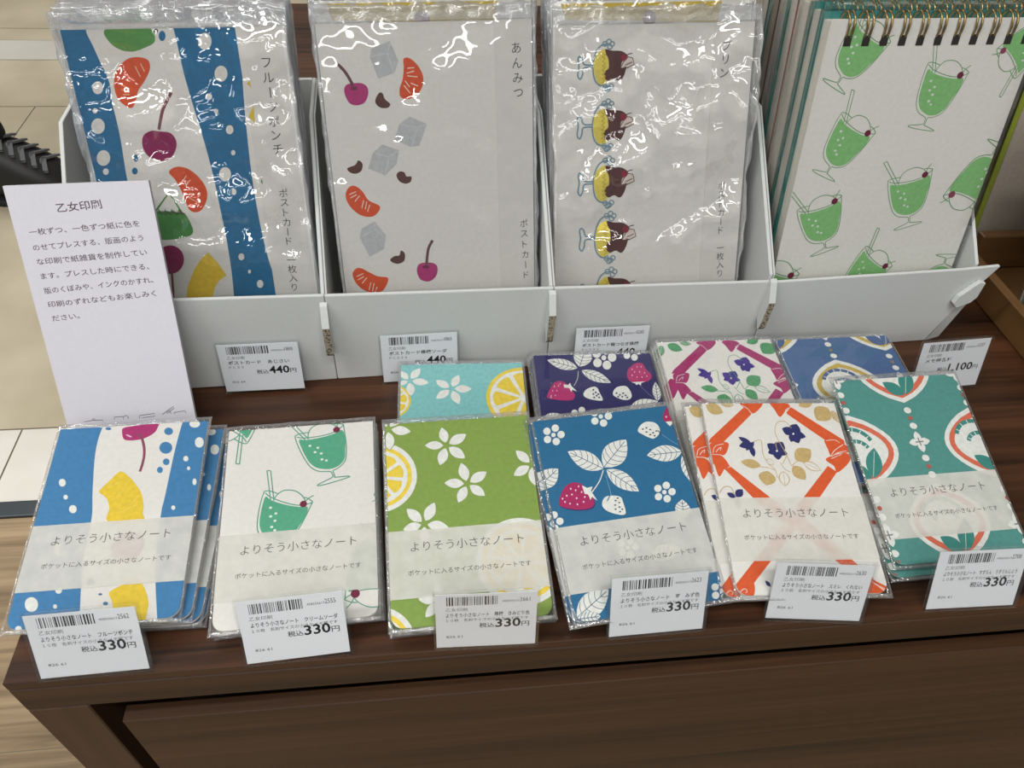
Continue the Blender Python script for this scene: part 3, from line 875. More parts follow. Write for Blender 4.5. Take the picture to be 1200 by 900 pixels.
def art_lily(A, ground=(84, 150, 142), ring=(224, 112, 84), dot=(186, 96, 84), deep=(60, 140, 130)):
    A.use(960, 430, 3.4625)
    pg = A.pal
    A.fill(ground, [(-0.06, -0.02), (0.16, -0.02), (0.16, 0.13), (-0.06, 0.13)])
    top = A.p((118, 210)); rt = A.p((598, 147)); mid = A.p((345, 146)); nxt = A.p((485, 470))
    per = rt[0] - top[0]; hh = 0.0210; hw = 0.0222; T_ = 2 * hh + mid[1] - nxt[1]
    for cx, cyy in [(top[0] + per * i, top[1] + 0.002 - hh) for i in (-1, 0, 1)] + [(mid[0] + per * i, mid[1] + hh) for i in (-1, 0, 1)] + [(mid[0] + per * i, mid[1] + hh - T_) for i in (-1, 0, 1)] + [(top[0] + per * i, top[1] - hh - T_) for i in (-1, 0, 1)]:
        X, Y, w, h = cx * 1000, cyy * 1000, hw * 1000, hh * 1000
        for k, m in ((1.0, WH), (0.88, ring), (0.74, WH)):
            A.fill(m, ogee(A, X, Y, w, h, m)(k))
        # lily of the valley inside
        for rr, x0, y0, a0, a1 in ((0.0118, -0.0025, 0.0015, 0.35, 2.75), (0.0074, -0.0012, -0.0015, 0.4, 2.75)):
            arc = [(cx + x0 + rr * math.cos(a0 + (a1 - a0) * i / 12), cyy + y0 + rr * 0.95 * math.sin(a0 + (a1 - a0) * i / 12)) for i in range(13)]
            A.line(deep, 2.3, arc)
            for i in range(1, 12, 2):
                a = a0 + (a1 - a0) * i / 12
                A.line(WH, 0.5, [(cx + x0 + (rr - 0.0016) * math.cos(a), cyy + y0 + (rr - 0.0016) * math.sin(a)), (cx + x0 + (rr + 0.0004) * math.cos(a), cyy + y0 + (rr + 0.0004) * math.sin(a))])
        petal(A, deep, (cx + 0.002, cyy - 0.016), (cx - 0.0085, cyy - 0.0075), 0.55); petal(A, deep, (cx + 0.003, cyy - 0.016), (cx + 0.0088, cyy + 0.001), 0.5)
        A.line(WH, 0.25, [(cx + 0.003, cyy - 0.015), (cx + 0.0082, cyy - 0.001)])
    # bead strings between the medallions
    gap = mid[1] - nxt[1]
    for cx, ya in [(mid[0] + per * i, mid[1]) for i in (-1, 0, 1)] + [(top[0] + per * i, top[1] + gap) for i in (-1, 0, 1)] + [(mid[0] + per * i, mid[1] - T_) for i in (-1, 0, 1)] + [(top[0] + per * i, top[1] + gap - T_) for i in (-1, 0, 1)]:
        for i, q in enumerate((0.10, 0.20, 0.30, 0.70, 0.80, 0.90)):
            if i in (1, 4): A.ell(dot, (cx, ya - gap * q), 0.0013, 0.0013, n=14)
            else: A.ell(WH, (cx, ya - gap * q), 0.0021, 0.0019, n=18)
        fy = ya - gap * 0.5
        for i in range(4):
            a = math.pi / 2 * i + 0.05; petal(A, WH, (cx, fy), (cx + 0.0062 * math.cos(a), fy + 0.0062 * math.sin(a)), 0.66)
        for i in range(4):
            a = math.pi / 2 * i + 0.05; A.line((130, 128, 124), 0.7, [(cx, fy), (cx + 0.0024 * math.cos(a), fy + 0.0024 * math.sin(a))])


def cover_mesh(fn, mat4, paper_c=PAPER, shift=(0, 0), pal=None, use_pose=None):
    A = Art(use_pose or mat4, NOUT, 0.00002); A.shift = shift
    if pal: A.pal = pal
    fn(A)
    return A.mesh(ink(paper_c, grain=0.02), 0.0003, 0.0, 'notebook_cover')


_b = Art(FRONT[3], NOUT).use(430, 580, 5.0)
BAND = ((_b.p((115, 610))[1] + _b.p((1060, 548))[1]) / 2, (_b.p((115, 217))[1] + _b.p((1035, 150))[1]) / 2)
BOF = {1: 0.004, 5: 0.0035}


def band_mesh(k):
    """translucent paper band wrapped round the notebook, with its two lines of writing"""
    mat4 = FRONT[k]
    y0, y1 = BAND; y0 += BOF.get(k, 0); y1 += BOF.get(k, 0)
    A = Art(mat4, [(-NW / 2, y0), (NW / 2, y0), (NW / 2, y1), (-NW / 2, y1)], 0.00031)
    t1, t2 = 'よりそう小さなノート', 'ポケットに入るサイズの小さなノートです'
    A.text(INKT, t1, (-0.0268, y1 - (y1 - y0) * 0.315), (0.0275, y1 - (y1 - y0) * 0.315), 5.4, -0.009, True)
    A.text(INKT, t2, (-0.0285, y1 - (y1 - y0) * 0.67), (0.0295, y1 - (y1 - y0) * 0.67), 2.9, 0.0, True)
    x0, x1, zt, zb = -NW / 2 - 0.00015, NW / 2 + 0.00015, 0.0003, -0.0015
    n = len(A.V)
    V = A.V + [(x0, y0, zt), (x1, y0, zt), (x1, y1, zt), (x0, y1, zt), (x0, y0, zb), (x1, y0, zb), (x1, y1, zb), (x0, y1, zb)]
    F = A.F + [(n, n + 1, n + 2, n + 3), (n + 7, n + 6, n + 5, n + 4), (n + 1, n + 5, n + 6, n + 2), (n + 4, n, n + 3, n + 7)]
    return mesh_of(V, F, A.mats + [washi(0.27, (242, 239, 228))], A.fm + [len(A.mats)] * 4, name='paper_band')


pages_me = prism(rrect(NW - 0.0006, NH - 0.0002, 0.0054, True, 0.0002), -0.0011, -0.0003, ink((226, 220, 204), 0.8, 'page_edges', 0.03), name='pages')
back_me = {}


def back_mesh(c):
    if c not in back_me: back_me[c] = prism(NOUT, -0.0014, -0.00112, ink(c, grain=0.02), name='back_cover')
    return back_me[c]


bag_mat = film(0.08, 55, 0.05, 1.6)
bag_rim = film(0.6, 230, 0.08, 3.0, (252, 252, 252), 0.07)
bag_me = [film_mesh(NW, NH, 0.0005, -0.00165, 0.0016, 0.0030, 0.0024, bag_mat, seed=i, amp=0.00025, zmax=0.00065, nx=14, ny=18, wr=40, rim=bag_rim) for i in range(4)]
BP = 0.0024


def make_notebook(mat4, label, cover, band, back, group, bag):
    t = thing('notebook', label, 'notebook', mat4, group=group)
    for nm, me in (('front_cover', cover), ('page_block', pages_me), ('back_cover', back_mesh(back)), ('paper_band', band), ('clear_sleeve', bag_me[bag % 4])):
        link(nm, me, t)
    return t


def copy_thing(o, mat4, label, swap=None):
    c = o.copy(); COL.objects.link(c); c.matrix_world = mat4; c['label'] = label
    for ch in list(o.children):
        d = ch.copy(); COL.objects.link(d); d.parent = c
        if swap and ch.name.split('.')[0] in swap: d.data = swap[ch.name.split('.')[0]]
    return c


piles = [
    (1, art_punch, 'blue and white fruit-punch notebook with cherry and pineapple', PAPER, 4),
    (2, art_soda, 'white notebook with green cream-soda glasses', PAPER, 3),
    (3, art_lime, 'lime green notebook with white flowers and lemon slices', LIME, 4),
    (4, art_strawberry, 'bright blue notebook with white leaves and strawberries', (34, 108, 150), 4),
    (5, art_ribbon, 'white notebook with orange ribbons and navy violets', PAPER, 5),
    (6, art_lily, 'sea-green notebook with coral-edged medallions and bead strings', (84, 150, 142), 3)]
ordn = ['second', 'third', 'fourth', 'fifth', 'sixth', 'seventh']
random.seed(11)
# how each lower notebook of a pile is shifted (mm right, mm up the page) and turned relative to the top one
SH = {1: [(4.2, 0.5, -1.0, 3.0), (7.6, 0.3, -2.0, 5.6), (9.0, 0.0, -1.2, 8.0)],
      2: [(1.0, 0.5, 0.4, 3.0), (1.8, 0.8, 0.8, 6.0)],
      3: [(0.5, 0.2, 0.3, 0.5), (0.9, 0.4, 0.6, 1.0), (0.4, 0.3, 0.3, 1.5)],
      4: [(-1.8, 0.9, 1.0, 0.4), (0.6, 1.6, -0.4, 0.8), (0.9, 2.2, 0.2, 1.2)],
      5: [(-6.0, 0.8, 1.4, 0.4), (-3.5, 1.4, 1.0, 0.8), (-4.5, 2.0, 0.8, 1.0), (-2.5, 2.6, 0.3, 1.2)],
      6: [(-2.0, -5.0, 0.6, 5.0), (-1.0, -2.0, 0.2, 10.0)]}
for k, fn, desc, bc, n in piles:
    cov = cover_mesh(fn, FRONT[k]); bnd = band_mesh(k)
    grp = 'notebooks in the front row'
    t = make_notebook(FRONT[k], desc + ', top of its pile', cov, bnd, bc, grp, k)
    for i, (dx, dy, yaw, dt) in enumerate(SH[k]):
        m = FRONT[k] @ Matrix.Translation((dx / 1000, dy / 1000, -BP * (i + 1))) @ Matrix.Rotation(math.radians(yaw), 4, 'Z') @ Matrix.Translation((0, -0.006, 0)) @ Matrix.Rotation(math.radians(-dt), 4, 'X') @ Matrix.Translation((0, 0.006, 0))
        copy_thing(t, m, desc + ', ' + ordn[i] + ' down its pile', {'clear_sleeve': bag_me[(k + i + 1) % 4]})

VPAL = {(226, 92, 44): (170, 52, 110), (202, 172, 112): (84, 156, 104), (216, 192, 140): (112, 180, 130), (40, 46, 104): (72, 50, 142)}
LPAL = {(84, 150, 142): (78, 108, 154), (224, 112, 84): (206, 176, 84), (186, 96, 84): (150, 130, 100), (60, 140, 130): (72, 100, 146)}
backs = [('teal', art_mint, 'pale turquoise notebook with lemon slices and white flowers', (134, 200, 198), None, None, (0, 0), 3),
         ('navy', art_strawberry_navy, 'dark navy notebook with pink strawberries and white leaves', (46, 42, 98), None, None, (0, 0), 5),
         ('pink', art_ribbon, 'white notebook with magenta ribbons and purple violets', PAPER, VPAL, FRONT[5], (0.0042, -0.0010), 5),
         ('blue', art_lily, 'slate blue notebook with yellow-edged medallions', (78, 108, 154), LPAL, FRONT[6], (0.031, 0.0035), 6)]
BSH = {'teal': [(0.5, 0.3, 0.2)], 'navy': [(-0.6, 0.4, 0.3), (-1.0, 0.3, 0.5), (-0.5, 0.5, 0.3), (-0.8, 0, 0.2)],
       'pink': [(-0.6, 0.3, 0.2), (-1.0, 0.3, 0.4), (-0.8, 0.4, 0.3), (-1.2, 0, 0.2), (-0.6, 0, 0)], 'blue': [(-0.5, 0.3, 0.2), (-0.8, 0.2, 0.4), (-0.6, 0.4, 0.2), (-0.9, 0, 0.1), (-0.4, 0, 0), (-0.7, 0.2, 0.2)]}
NARROW = Matrix.Diagonal((0.97, 1, 1, 1))
for i, (k, fn, desc, bc, pal, up, sh, n) in enumerate(backs):
    cov = cover_mesh(fn, BACK[k], PAPER, sh, pal, up)
    m0 = BACK[k]
    if k == 'teal': m0 = pose(204.5, 66.0, 5.0, -1.5, 6.6, 0.3)
    m0 = m0 @ NARROW
    t = make_notebook(m0, desc + ', top of its pile', cov, band_mesh(3), bc, 'notebooks in the back row', i)
    for j, (dx, dy, yaw) in enumerate(BSH[k]):
        m = m0 @ Matrix.Translation((dx / 1000, dy / 1000, -BP * (j + 1))) @ Matrix.Rotation(math.radians(yaw), 4, 'Z')
        copy_thing(t, m, desc + ', ' + ordn[j] + ' down its pile', {'clear_sleeve': bag_me[(i + j + 1) % 4]})

# ------------------------------------------------------------------ postcard packs
CP = [(pose(73.26, 182.28, 4.0, 3.4, 69.92, 0.0), 0.1052, 0.18838), (pose(198.58, 188.4, 4.0, 4.4, 69.34, 0.0), 0.1120, 0.19005), (pose(325.6, 192.2, 4.0, 4.0, 66.0, 0.0), 0.1164, 0.1888)]
CARD = ink((226, 222, 214), 0.6, 'postcard_paper', 0.02)
OR, PK, BR = (218, 84, 46), (140, 30, 84), (92, 58, 52)


def art_card_punch(A):
    z1 = lambda L: [(x / 3.158, y / 3.158) for x, y in L]; zc = lambda L: [(150 + x / 3.4615, 90 + y / 3.4615) for x, y in L]
    B = (38, 108, 150)
    A.use(0, 0, 1)
    A.P(B, z1([(100, 60), (295, 60), (320, 122), (345, 172), (370, 228), (395, 278), (408, 322), (415, 380), (430, 440), (447, 520), (466, 640), (478, 700), (490, 820), (495, 1000), (480, 1150), (100, 1150)]))
    A.G(B, cr(z1([(625, 60), (640, 100), (655, 160), (680, 270)]) + zc([(262, 110), (290, 200), (325, 320), (350, 420), (375, 540), (400, 660), (420, 790), (430, 890), (436, 960)]), False, 4) +
        cr(zc([(615, 960), (605, 890), (595, 820), (570, 740), (545, 640), (525, 540), (505, 420), (490, 300), (475, 150)]) + z1([(900, 330), (892, 200), (888, 95), (886, 40)]), False, 4))
    A.P((88, 146, 74), z1([(388, 110), (400, 150), (440, 182), (490, 191), (540, 175), (573, 152), (556, 105), (470, 90)]))
    for L in ([(422, 300), (430, 265), (450, 235), (480, 215), (520, 212), (550, 225), (554, 258), (535, 300), (512, 335), (502, 375), (490, 398), (470, 395), (440, 370), (425, 335)],
              [(625, 637), (650, 618), (690, 622), (730, 650), (760, 690), (767, 730), (750, 772), (725, 786), (700, 775), (685, 740), (668, 700), (648, 665)]): A.P(OR, z1(L))
    for a, b in (((500, 245), (520, 285)), ((520, 235), (535, 265)), ((452, 315), (480, 328)), ((450, 332), (480, 340)), ((455, 350), (480, 350)), ((670, 680), (690, 650)), ((685, 690), (705, 665)), ((695, 730), (735, 750)), ((700, 715), (720, 718))):
        A.L((240, 190, 160), 0.45, z1([a, b]), smooth=False)
    A.L((120, 66, 72), 1.5, z1([(634, 342), (605, 400), (595, 440), (588, 480)])); A.P(PK, z1([(526, 530), (532, 500), (560, 484), (590, 486), (630, 492), (652, 520), (650, 555), (630, 585), (595, 597), (555, 582), (535, 560)]))
    A.E(B, 503 / 3.158, 585 / 3.158, 2.8, 4.2); A.E(B, 499 / 3.158, 633 / 3.158, 3.4, 4.0); A.E(B, 600 / 3.158, 133 / 3.158, 4, 6); A.E((40, 50, 70), 577 / 3.158, 114 / 3.158, 2.5, 2.5)
    for x, y, r, q in ((758, 153, 25, 32), (818, 273, 24, 30), (775, 358, 10, 12), (800, 412, 8, 10), (850, 480, 14, 17), (863, 565, 8, 10), (833, 645, 22, 27), (866, 710, 9, 12), (750, 100, 8, 8), (362, 325, 20, 24), (352, 410, 9, 10), (363, 467, 25, 29), (383, 585, 25, 29), (392, 635, 11, 12)):
        A.E((226, 222, 214), x / 3.158, y / 3.158, r / 3.158, q / 3.158)
    for x, y, r, q in ((460, 730, 12, 14), (493, 790, 6, 8), (536, 840, 13, 16)): A.E((226, 222, 214), 150 + x / 3.4615, 90 + y / 3.4615, r / 3.46, q / 3.46)
    Gd = (74, 136, 70)
    A.P(Gd, zc([(108, 556), (150, 545), (205, 550), (236, 562), (264, 632), (210, 655), (140, 661), (110, 640)])); A.L(Gd, 1.0, zc([(112, 545), (166, 470), (226, 562)]), smooth=False)
    for i in range(16):
        A.L((76, 66, 50) if i % 2 else (60, 100, 56), 0.7, zc([(120 + i * 6.8, 552 + (i % 3) * 5), (124 + i * 6.8, 538 + (i % 4) * 6), (130 + i * 6.8, 556)]), smooth=False)
    A.E(PK, 150 + 172 / 3.4615, 90 + 742 / 3.4615, 16, 17); A.L((120, 66, 72), 1.2, zc([(178, 795), (182, 850), (186, 920)]))
    YE = (232, 196, 60)
    A.G(YE, zc([(325, 713), (365, 755), (400, 806), (370, 826), (352, 855), (345, 890), (344, 930), (235, 930), (242, 850), (270, 778), (300, 735)]))
    A.G(YE, z1([(912, 308), (930, 325), (925, 300)])); A.G(YE, z1([(920, 430), (940, 390), (943, 455)])); A.G((80, 130, 76), z1([(965, 672), (970, 660), (973, 682)]))


def art_card_anmitsu(A):
    q2 = lambda L: [(-375 + x, 750 + y) for x, y in L]
    A.use(340, 0, 3.75)
    for L in ([(498, 260), (520, 254), (550, 275), (575, 310), (586, 350), (576, 392), (550, 422), (515, 436), (485, 425), (481, 390), (494, 350), (499, 300)], q2([(619, 100), (635, 72), (660, 67), (692, 90), (720, 130), (768, 155), (762, 182), (735, 202), (690, 198), (650, 170), (625, 135)]),
              q2([(649, 455), (665, 430), (690, 430), (720, 445), (760, 464), (804, 470), (800, 500), (780, 528), (745, 538), (700, 525), (665, 495)])): A.P(OR, L)
    for a, b in (((515, 300), (545, 297)), ((512, 322), (545, 312)), ((515, 333), (560, 338)), ((505, 355), (525, 382)), ((500, 375), (528, 410)), ((530, 365), (562, 378))): A.L((244, 214, 196), 0.5, [a, b], smooth=False)
    for dx, dy in ((0, 0), (32, 360)):
        for a, b in (((635, 105), (665, 92)), ((640, 120), (668, 105)), ((660, 135), (680, 110)), ((690, 165), (698, 130)), ((705, 170), (712, 135)), ((715, 180), (725, 150))): A.L((244, 214, 196), 0.5, q2([(a[0] + dx, a[1] + dy), (b[0] + dx, b[1] + dy)]), smooth=False)
    CU, CL = (190, 192, 192), (206, 206, 204)
    for L, c, sp in (([(355, 215), (437, 180), (476, 268), (458, 320), (388, 346), (350, 252)], (428, 232), ((355, 250), (440, 182), (455, 320))),
                     ([(480, 545), (525, 512), (602, 545), (567, 640), (530, 646), (459, 615)], (560, 560), ((480, 545), (602, 545), (535, 645))),
                     ([(365, 670), (405, 635), (479, 660), (468, 720), (418, 771), (342, 740)], (435, 690), ((365, 670), (478, 660), (418, 770))),
                     (q2([(690, 255), (745, 222), (797, 285), (787, 345), (725, 378), (680, 292)]), q2([(750, 260)])[0], q2([(682, 290), (745, 224), (797, 300)]))):
        A.G(CU, L)
        for p_ in sp: A.L(CL, 0.5, [c, p_], smooth=False)
    for L in ([(374, 440), (390, 409), (406, 410), (416, 435), (439, 456), (430, 473), (400, 474), (380, 460)], [(251, 740), (285, 725), (300, 705), (318, 720), (313, 750), (290, 763), (264, 758)], [(467, 770), (480, 754), (501, 757), (512, 775), (533, 776), (529, 799), (505, 807), (480, 796)],
              q2([(815, 390), (835, 375), (855, 372), (862, 351), (879, 365), (876, 396), (850, 409), (825, 403)])): A.P(BR, L)
    C2 = (176, 52, 116)
    A.P(C2, [(238, 405), (245, 375), (275, 366), (315, 366), (340, 385), (342, 420), (325, 452), (290, 463), (258, 450)]); A.L((104, 68, 70), 1.6, [(199, 274), (235, 308), (260, 345), (276, 376)]); A.E((120, 50, 80), 280, 388, 15, 10)
    A.P(C2, q2([(932, 440), (940, 412), (965, 404), (1000, 405), (1021, 420), (1020, 455), (1000, 480), (975, 487), (945, 475)])); A.L((104, 68, 70), 1.6, q2([(1001, 306), (982, 345), (974, 415)])); A.E((110, 40, 70), 597, 1173, 15, 7)


def art_card_pudding(A):
    GB = (120, 148, 160)
    for oy, ox in ((-262, 3), (0, 0), (250, 4), (493, 10), (738, 14)):
        A.use(620 + ox / 3.75, oy / 3.75, 3.75)
        A.P((226, 206, 92), [(305, 490), (325, 478), (345, 490), (350, 525), (345, 570), (348, 600), (335, 628), (305, 632), (288, 600), (281, 550), (288, 510)])
        A.P((84, 50, 46), [(333, 478), (360, 484), (405, 487), (432, 510), (428, 545), (415, 592), (395, 618), (370, 608), (345, 618), (327, 600), (332, 575), (347, 560), (345, 520), (335, 500)])
        A.G((222, 206, 196), [(398, 560), (405, 535), (430, 510), (452, 515), (459, 545), (430, 560)])
        for L in ([(398, 560), (415, 530), (432, 512), (452, 516), (459, 545), (430, 560), (400, 562)], [(420, 548), (450, 535)], [(415, 555), (430, 560)]): A.L((84, 50, 46), 0.5, L, smooth=False)
        A.E((138, 36, 58), 414, 515, 14, 15); A.L((84, 40, 46), 0.5, [(420, 508), (435, 500), (451, 496)])
        for i in range(7): A.L((196, 172, 60), 0.6, [(318, 495 + i * 19), (332, 502 + i * 19), (318, 512 + i * 19)])
        A.L(GB, 0.9, [(345, 455), (315, 462), (292, 490), (278, 545), (283, 605), (305, 636), (350, 642)])
        A.L(GB, 0.9, [(278, 548), (240, 546), (230, 520), (218, 511), (212, 525), (216, 555), (211, 595), (222, 610), (232, 590), (238, 562), (278, 558)])
        for cx, cyy in ((330, 455), (348, 445), (362, 455), (352, 468), (330, 642), (348, 650), (358, 640), (340, 655)): A.L(GB, 0.7, [(cx + 10 * math.cos(t), cyy + 10 * math.sin(t)) for t in (0, 1.05, 2.1, 3.14, 4.2, 5.25)], closed=True)


def title_band(k):
    """strip of paper folded round the right edge of the pack, with the vertical title"""
    m4, w, h = CP[k]
    A = Art(m4, [(-w / 2, 0), (w / 2 + 0.0002, 0), (w / 2 + 0.0002, h + 0.0002), (-w / 2, h + 0.0002)], 0.00045)
    if k == 0: xl = A.use(0, 0, 3.158).p((900, 300))[0]
    elif k == 1: xl = A.use(340, 0, 3.75).p((905, 500))[0]
    else: xl = A.use(620, 0, 3.75).p((792, 500))[0]
    A.outline = [(xl, 0.0001), (w / 2 + 0.0003, 0.0001), (w / 2 + 0.0003, h + 0.0003), (xl, h + 0.0003)]
    if k == 0:
        A.use(0, 0, 3.158)
        A.G((216, 186, 70), [(912, 308), (930, 325), (925, 300)]); A.G((216, 186, 70), [(920, 430), (940, 390), (943, 455)]); A.G((80, 130, 76), [(965, 672), (970, 660), (973, 682)])
        A.use(0, 0, 3.158).vtext(INKD, 'フルーツポンチ', (986, 232), (1029, 552), 6.2, -0.004); A.use(150, 90, 3.4615).vtext(INKD, 'ポストカード　一枚入り', (630, 470), (675, 852), 5.2, -0.004)
    elif k == 1:
        A.use(340, 0, 3.75).vtext(INKD, 'あんみつ', (993, 210), (1003, 408), 6.2, -0.004); A.use(560, 200, 3.75).vtext(INKD, 'ポストカード　一枚入り', (201, 230), (221, 670), 5.2, -0.004)
    else:
        A.use(620, 0, 3.75).vtext(INKD, 'プリン', (868, 200), (856, 322), 6.2, -0.004); A.use(560, 200, 3.75).vtext(INKD, 'ポストカード　一枚入り', (1070, 65), (1062, 450), 5.2, -0.004)
    return A.mesh(washi(0.10, (230, 226, 218)), 0.0002, 0.0004, 'title_band')


def wear_yellow(A):
    """cards further back: broad yellow artwork along the top"""
    w, h = A.wh
    Y = (206, 176, 62)
    A.fill(Y, [(-w / 2 + 0.008, h - 0.009), (w / 2 - 0.02, h - 0.012), (w / 2 - 0.018, h - 0.0012), (-w / 2 + 0.006, h - 0.0012)])
    A.ell((112, 60, 76), (-0.002, h - 0.009), 0.004, 0.004)


cdesc = ['fruit-punch postcard pack with blue stripes and oranges', 'postcard pack with ice cubes, cherries and orange segments', 'postcard pack with a column of pudding glasses']
card_fns = [art_card_punch, art_card_anmitsu, art_card_pudding]
crink = film(0.0, 70, 0.035, 2.2)
crink2 = film(0.35, 110, 0.08, 2.6)
hazy = film(0.25, 120, 0.10, 2.6, (252, 253, 254), 0.17)
ordinal = ['second', 'third', 'fourth', 'fifth', 'sixth', 'seventh', 'eighth', 'ninth', 'tenth']
PT = 0.0030
for k in range(3):
    m4, w, h = CP[k]
    out = [(-w / 2, 0), (w / 2, 0), (w / 2, h), (-w / 2, h)]
    A = Art(m4, out, 0.00002); card_fns[k](A)
    cme = A.mesh(CARD, 0.0008, 0.0, 'postcard')
    t = thing('postcard_pack', cdesc[k] + ', front of the ' + ('left', 'middle', 'right')[k] + ' tray of cards', 'postcard pack', m4, group='bagged postcards in the white trays')
    link('postcard', cme, t); link('title_band', title_band(k), t)
    link('clear_sleeve', film_mesh(w, h, 0.0011, -0.0011, 0.0021, 0.0085, 0.0012, crink, zmax=0.012, seed=20 + k, wave=(0.0058, 0.0016, 0.0064)[k], nx=84, ny=128, wr=(38, 30, 36)[k], edge=1.6, rim=hazy), t)
    Ab = Art(m4, out, 0.00002); Ab.wh = (w, h)
    if k: wear_yellow(Ab)
    plain = Ab.mesh(CARD, 0.0008, 0.0, 'postcard')
    bags = [film_mesh(w, h, 0.0010, -0.0011, 0.0021, 0.0085, 0.0012, crink2, zmax=0.0015, seed=30 + 3 * k + i, amp=0.0008, nx=24, ny=30, wr=40, edge=1.6, rim=hazy) for i in range(2)]
    random.seed(50 + k)
    for i in range(9):
        lift = (0.0085 if i == 0 and k else 0.0) + random.uniform(0.0, 0.0022) + (PT * (i + 1) + 0.0006) / math.tan(math.radians((69.92, 69.34, 66.0)[k]))
        m = m4 @ Matrix.Translation((random.uniform(-0.0004, 0.0006) + PT * (i + 1) * (0.02, 0.04, 0.035)[k], lift, -PT * (i + 1) - 0.0006)) @ Matrix.Rotation(random.uniform(-0.004, 0.004), 4, 'Z')
        b = thing('postcard_pack', '%s pack from the front in the tray of %s' % (ordinal[i], ('fruit-punch postcards, behind the sign', 'ice-cube and cherry postcards', 'pudding postcards')[k]), 'postcard pack', m, group='bagged postcards in the white trays')
        link('postcard', plain, b); link('clear_sleeve', bags[i % 2], b)

# ------------------------------------------------------------------ spiral pads
bronze = simple('bronze_wire', (176, 150, 96), 0.28, 1.0)
dark_hole = simple('punched_slot', (38, 30, 22), 0.9)
teal_board = ink((52, 128, 122), grain=0.03)


def art_pad(A):
    A.use(880, 0, 3.75)
    glass(A, (780, 276), (958, 318)); glass(A, (400, 494), (548, 583)); glass(A, (602, 796), (798, 742))
    glass(A, (469, 68), (614, 185)); glass(A, (1162, 345), (1080, 215), cherry=(150, 70, 92)); glass(A, (1005, 925), (844, 862), cherry=(150, 70, 92))
    A.use(880, 220, 3.75)
    glass(A, (202, 100), (398, 32)); glass(A, (505, 256), (620, 345)); glass(A, (40, 318), (212, 378)); glass(A, (860, 505), (700, 500), cherry=(150, 70, 92))


A = Art(P4, [(-P4W / 2, 0), (P4W / 2, 0), (P4W / 2, P4H), (-P4W / 2, P4H)], 0.00002)
art_pad(A)
NR = 13; pitch = P4W * 0.985 / NR
a0 = A.use(880, 0, 3.75).p((436, 130)); a1 = A.p((1142, 138))
pitch = (a1[0] - a0[0]) / 9.0; holes = [a0[0] + pitch * i for i in range(0, 13) if a0[0] + pitch * i < P4W / 2 - 0.003]
hole_y = P4H - 0.0105
for x in holes: A.fill(dark_hole, [(x - 0.0021, hole_y - 0.0026), (x + 0.0021, hole_y - 0.0026), (x + 0.0021, hole_y + 0.0026), (x - 0.0021, hole_y + 0.0026)])
pad_cover = A.mesh(ink((246, 242, 232), 0.6, 'pad_cover', 0.02), 0.0006, 0.0, 'pad_cover')


def ring_mesh():
    """one double wire loop through the slot and over the top edge"""
    V, F = [], []
    c = (P4H - 0.0040, -0.0042)
    for sx in (-0.0013, 0.0013):
        ring = []
        for i in range(17):
            ring.append((sx * (1.15 if 3 < i < 13 else 1), c[0] + 0.0072 * math.cos(math.radians(-148 + 296 * i / 16)), c[1] + 0.0052 * math.sin(math.radians(148 - 296 * i / 16))))
        n0 = len(V)
        for i, q in enumerate(ring):
            p0 = Vector(ring[max(i - 1, 0)]); p1 = Vector(ring[min(i + 1, 16)]); d = (p1 - p0).normalized()
            u = Vector((1, 0, 0)); v = d.cross(u).normalized()
            for j in range(6):
                t = 2 * math.pi * j / 6; V.append(Vector(q) + (u * math.cos(t) + v * math.sin(t)) * 0.00068)
        for i in range(16):
            for j in range(6):
                a = n0 + i * 6 + j; b = n0 + i * 6 + (j + 1) % 6; F.append((a, b, b + 6, a + 6))
    return mesh_of(V, F, bronze, smooth=True, name='wire_ring')


ring_me = ring_mesh()
clear_pad = film(0.12, 50, 0.06, 1.3)


def spiral_pad(m4, label, cover_me, board, pages_c, art=True, rings=True, bag=0):
    t = thing('spiral_pad', label, 'memo pad', m4, group='spiral memo pads in the right tray')
    link('front_cover', cover_me, t)
    V, F = box_bm([(-P4W / 2 + 0.0004, P4W / 2 - 0.0004, 0.0006, P4H - 0.0012, -0.0086, -0.0007)])
    link('page_block', mesh_of(V, F, ink(pages_c, 0.8, grain=0.03)), t)
    V, F = box_bm([(-P4W / 2 - 0.0012, P4W / 2 + 0.0012, 0.0, P4H + 0.0025, -0.0098, -0.0087)])
    link('back_board', mesh_of(V, F, board), t)
    if rings:
        for x in holes: o = link('wire_ring', ring_me, t); o.location = (x, 0, 0)
    link('clear_sleeve', film_mesh(P4W + 0.0026, P4H + 0.006, 0.0012, -0.0101, 0.0012, 0.004, 0.0008, clear_pad, zmax=0.0017, seed=60 + bag, amp=0.0006, nx=20, ny=30, wr=24, edge=0.6), t)
    return t


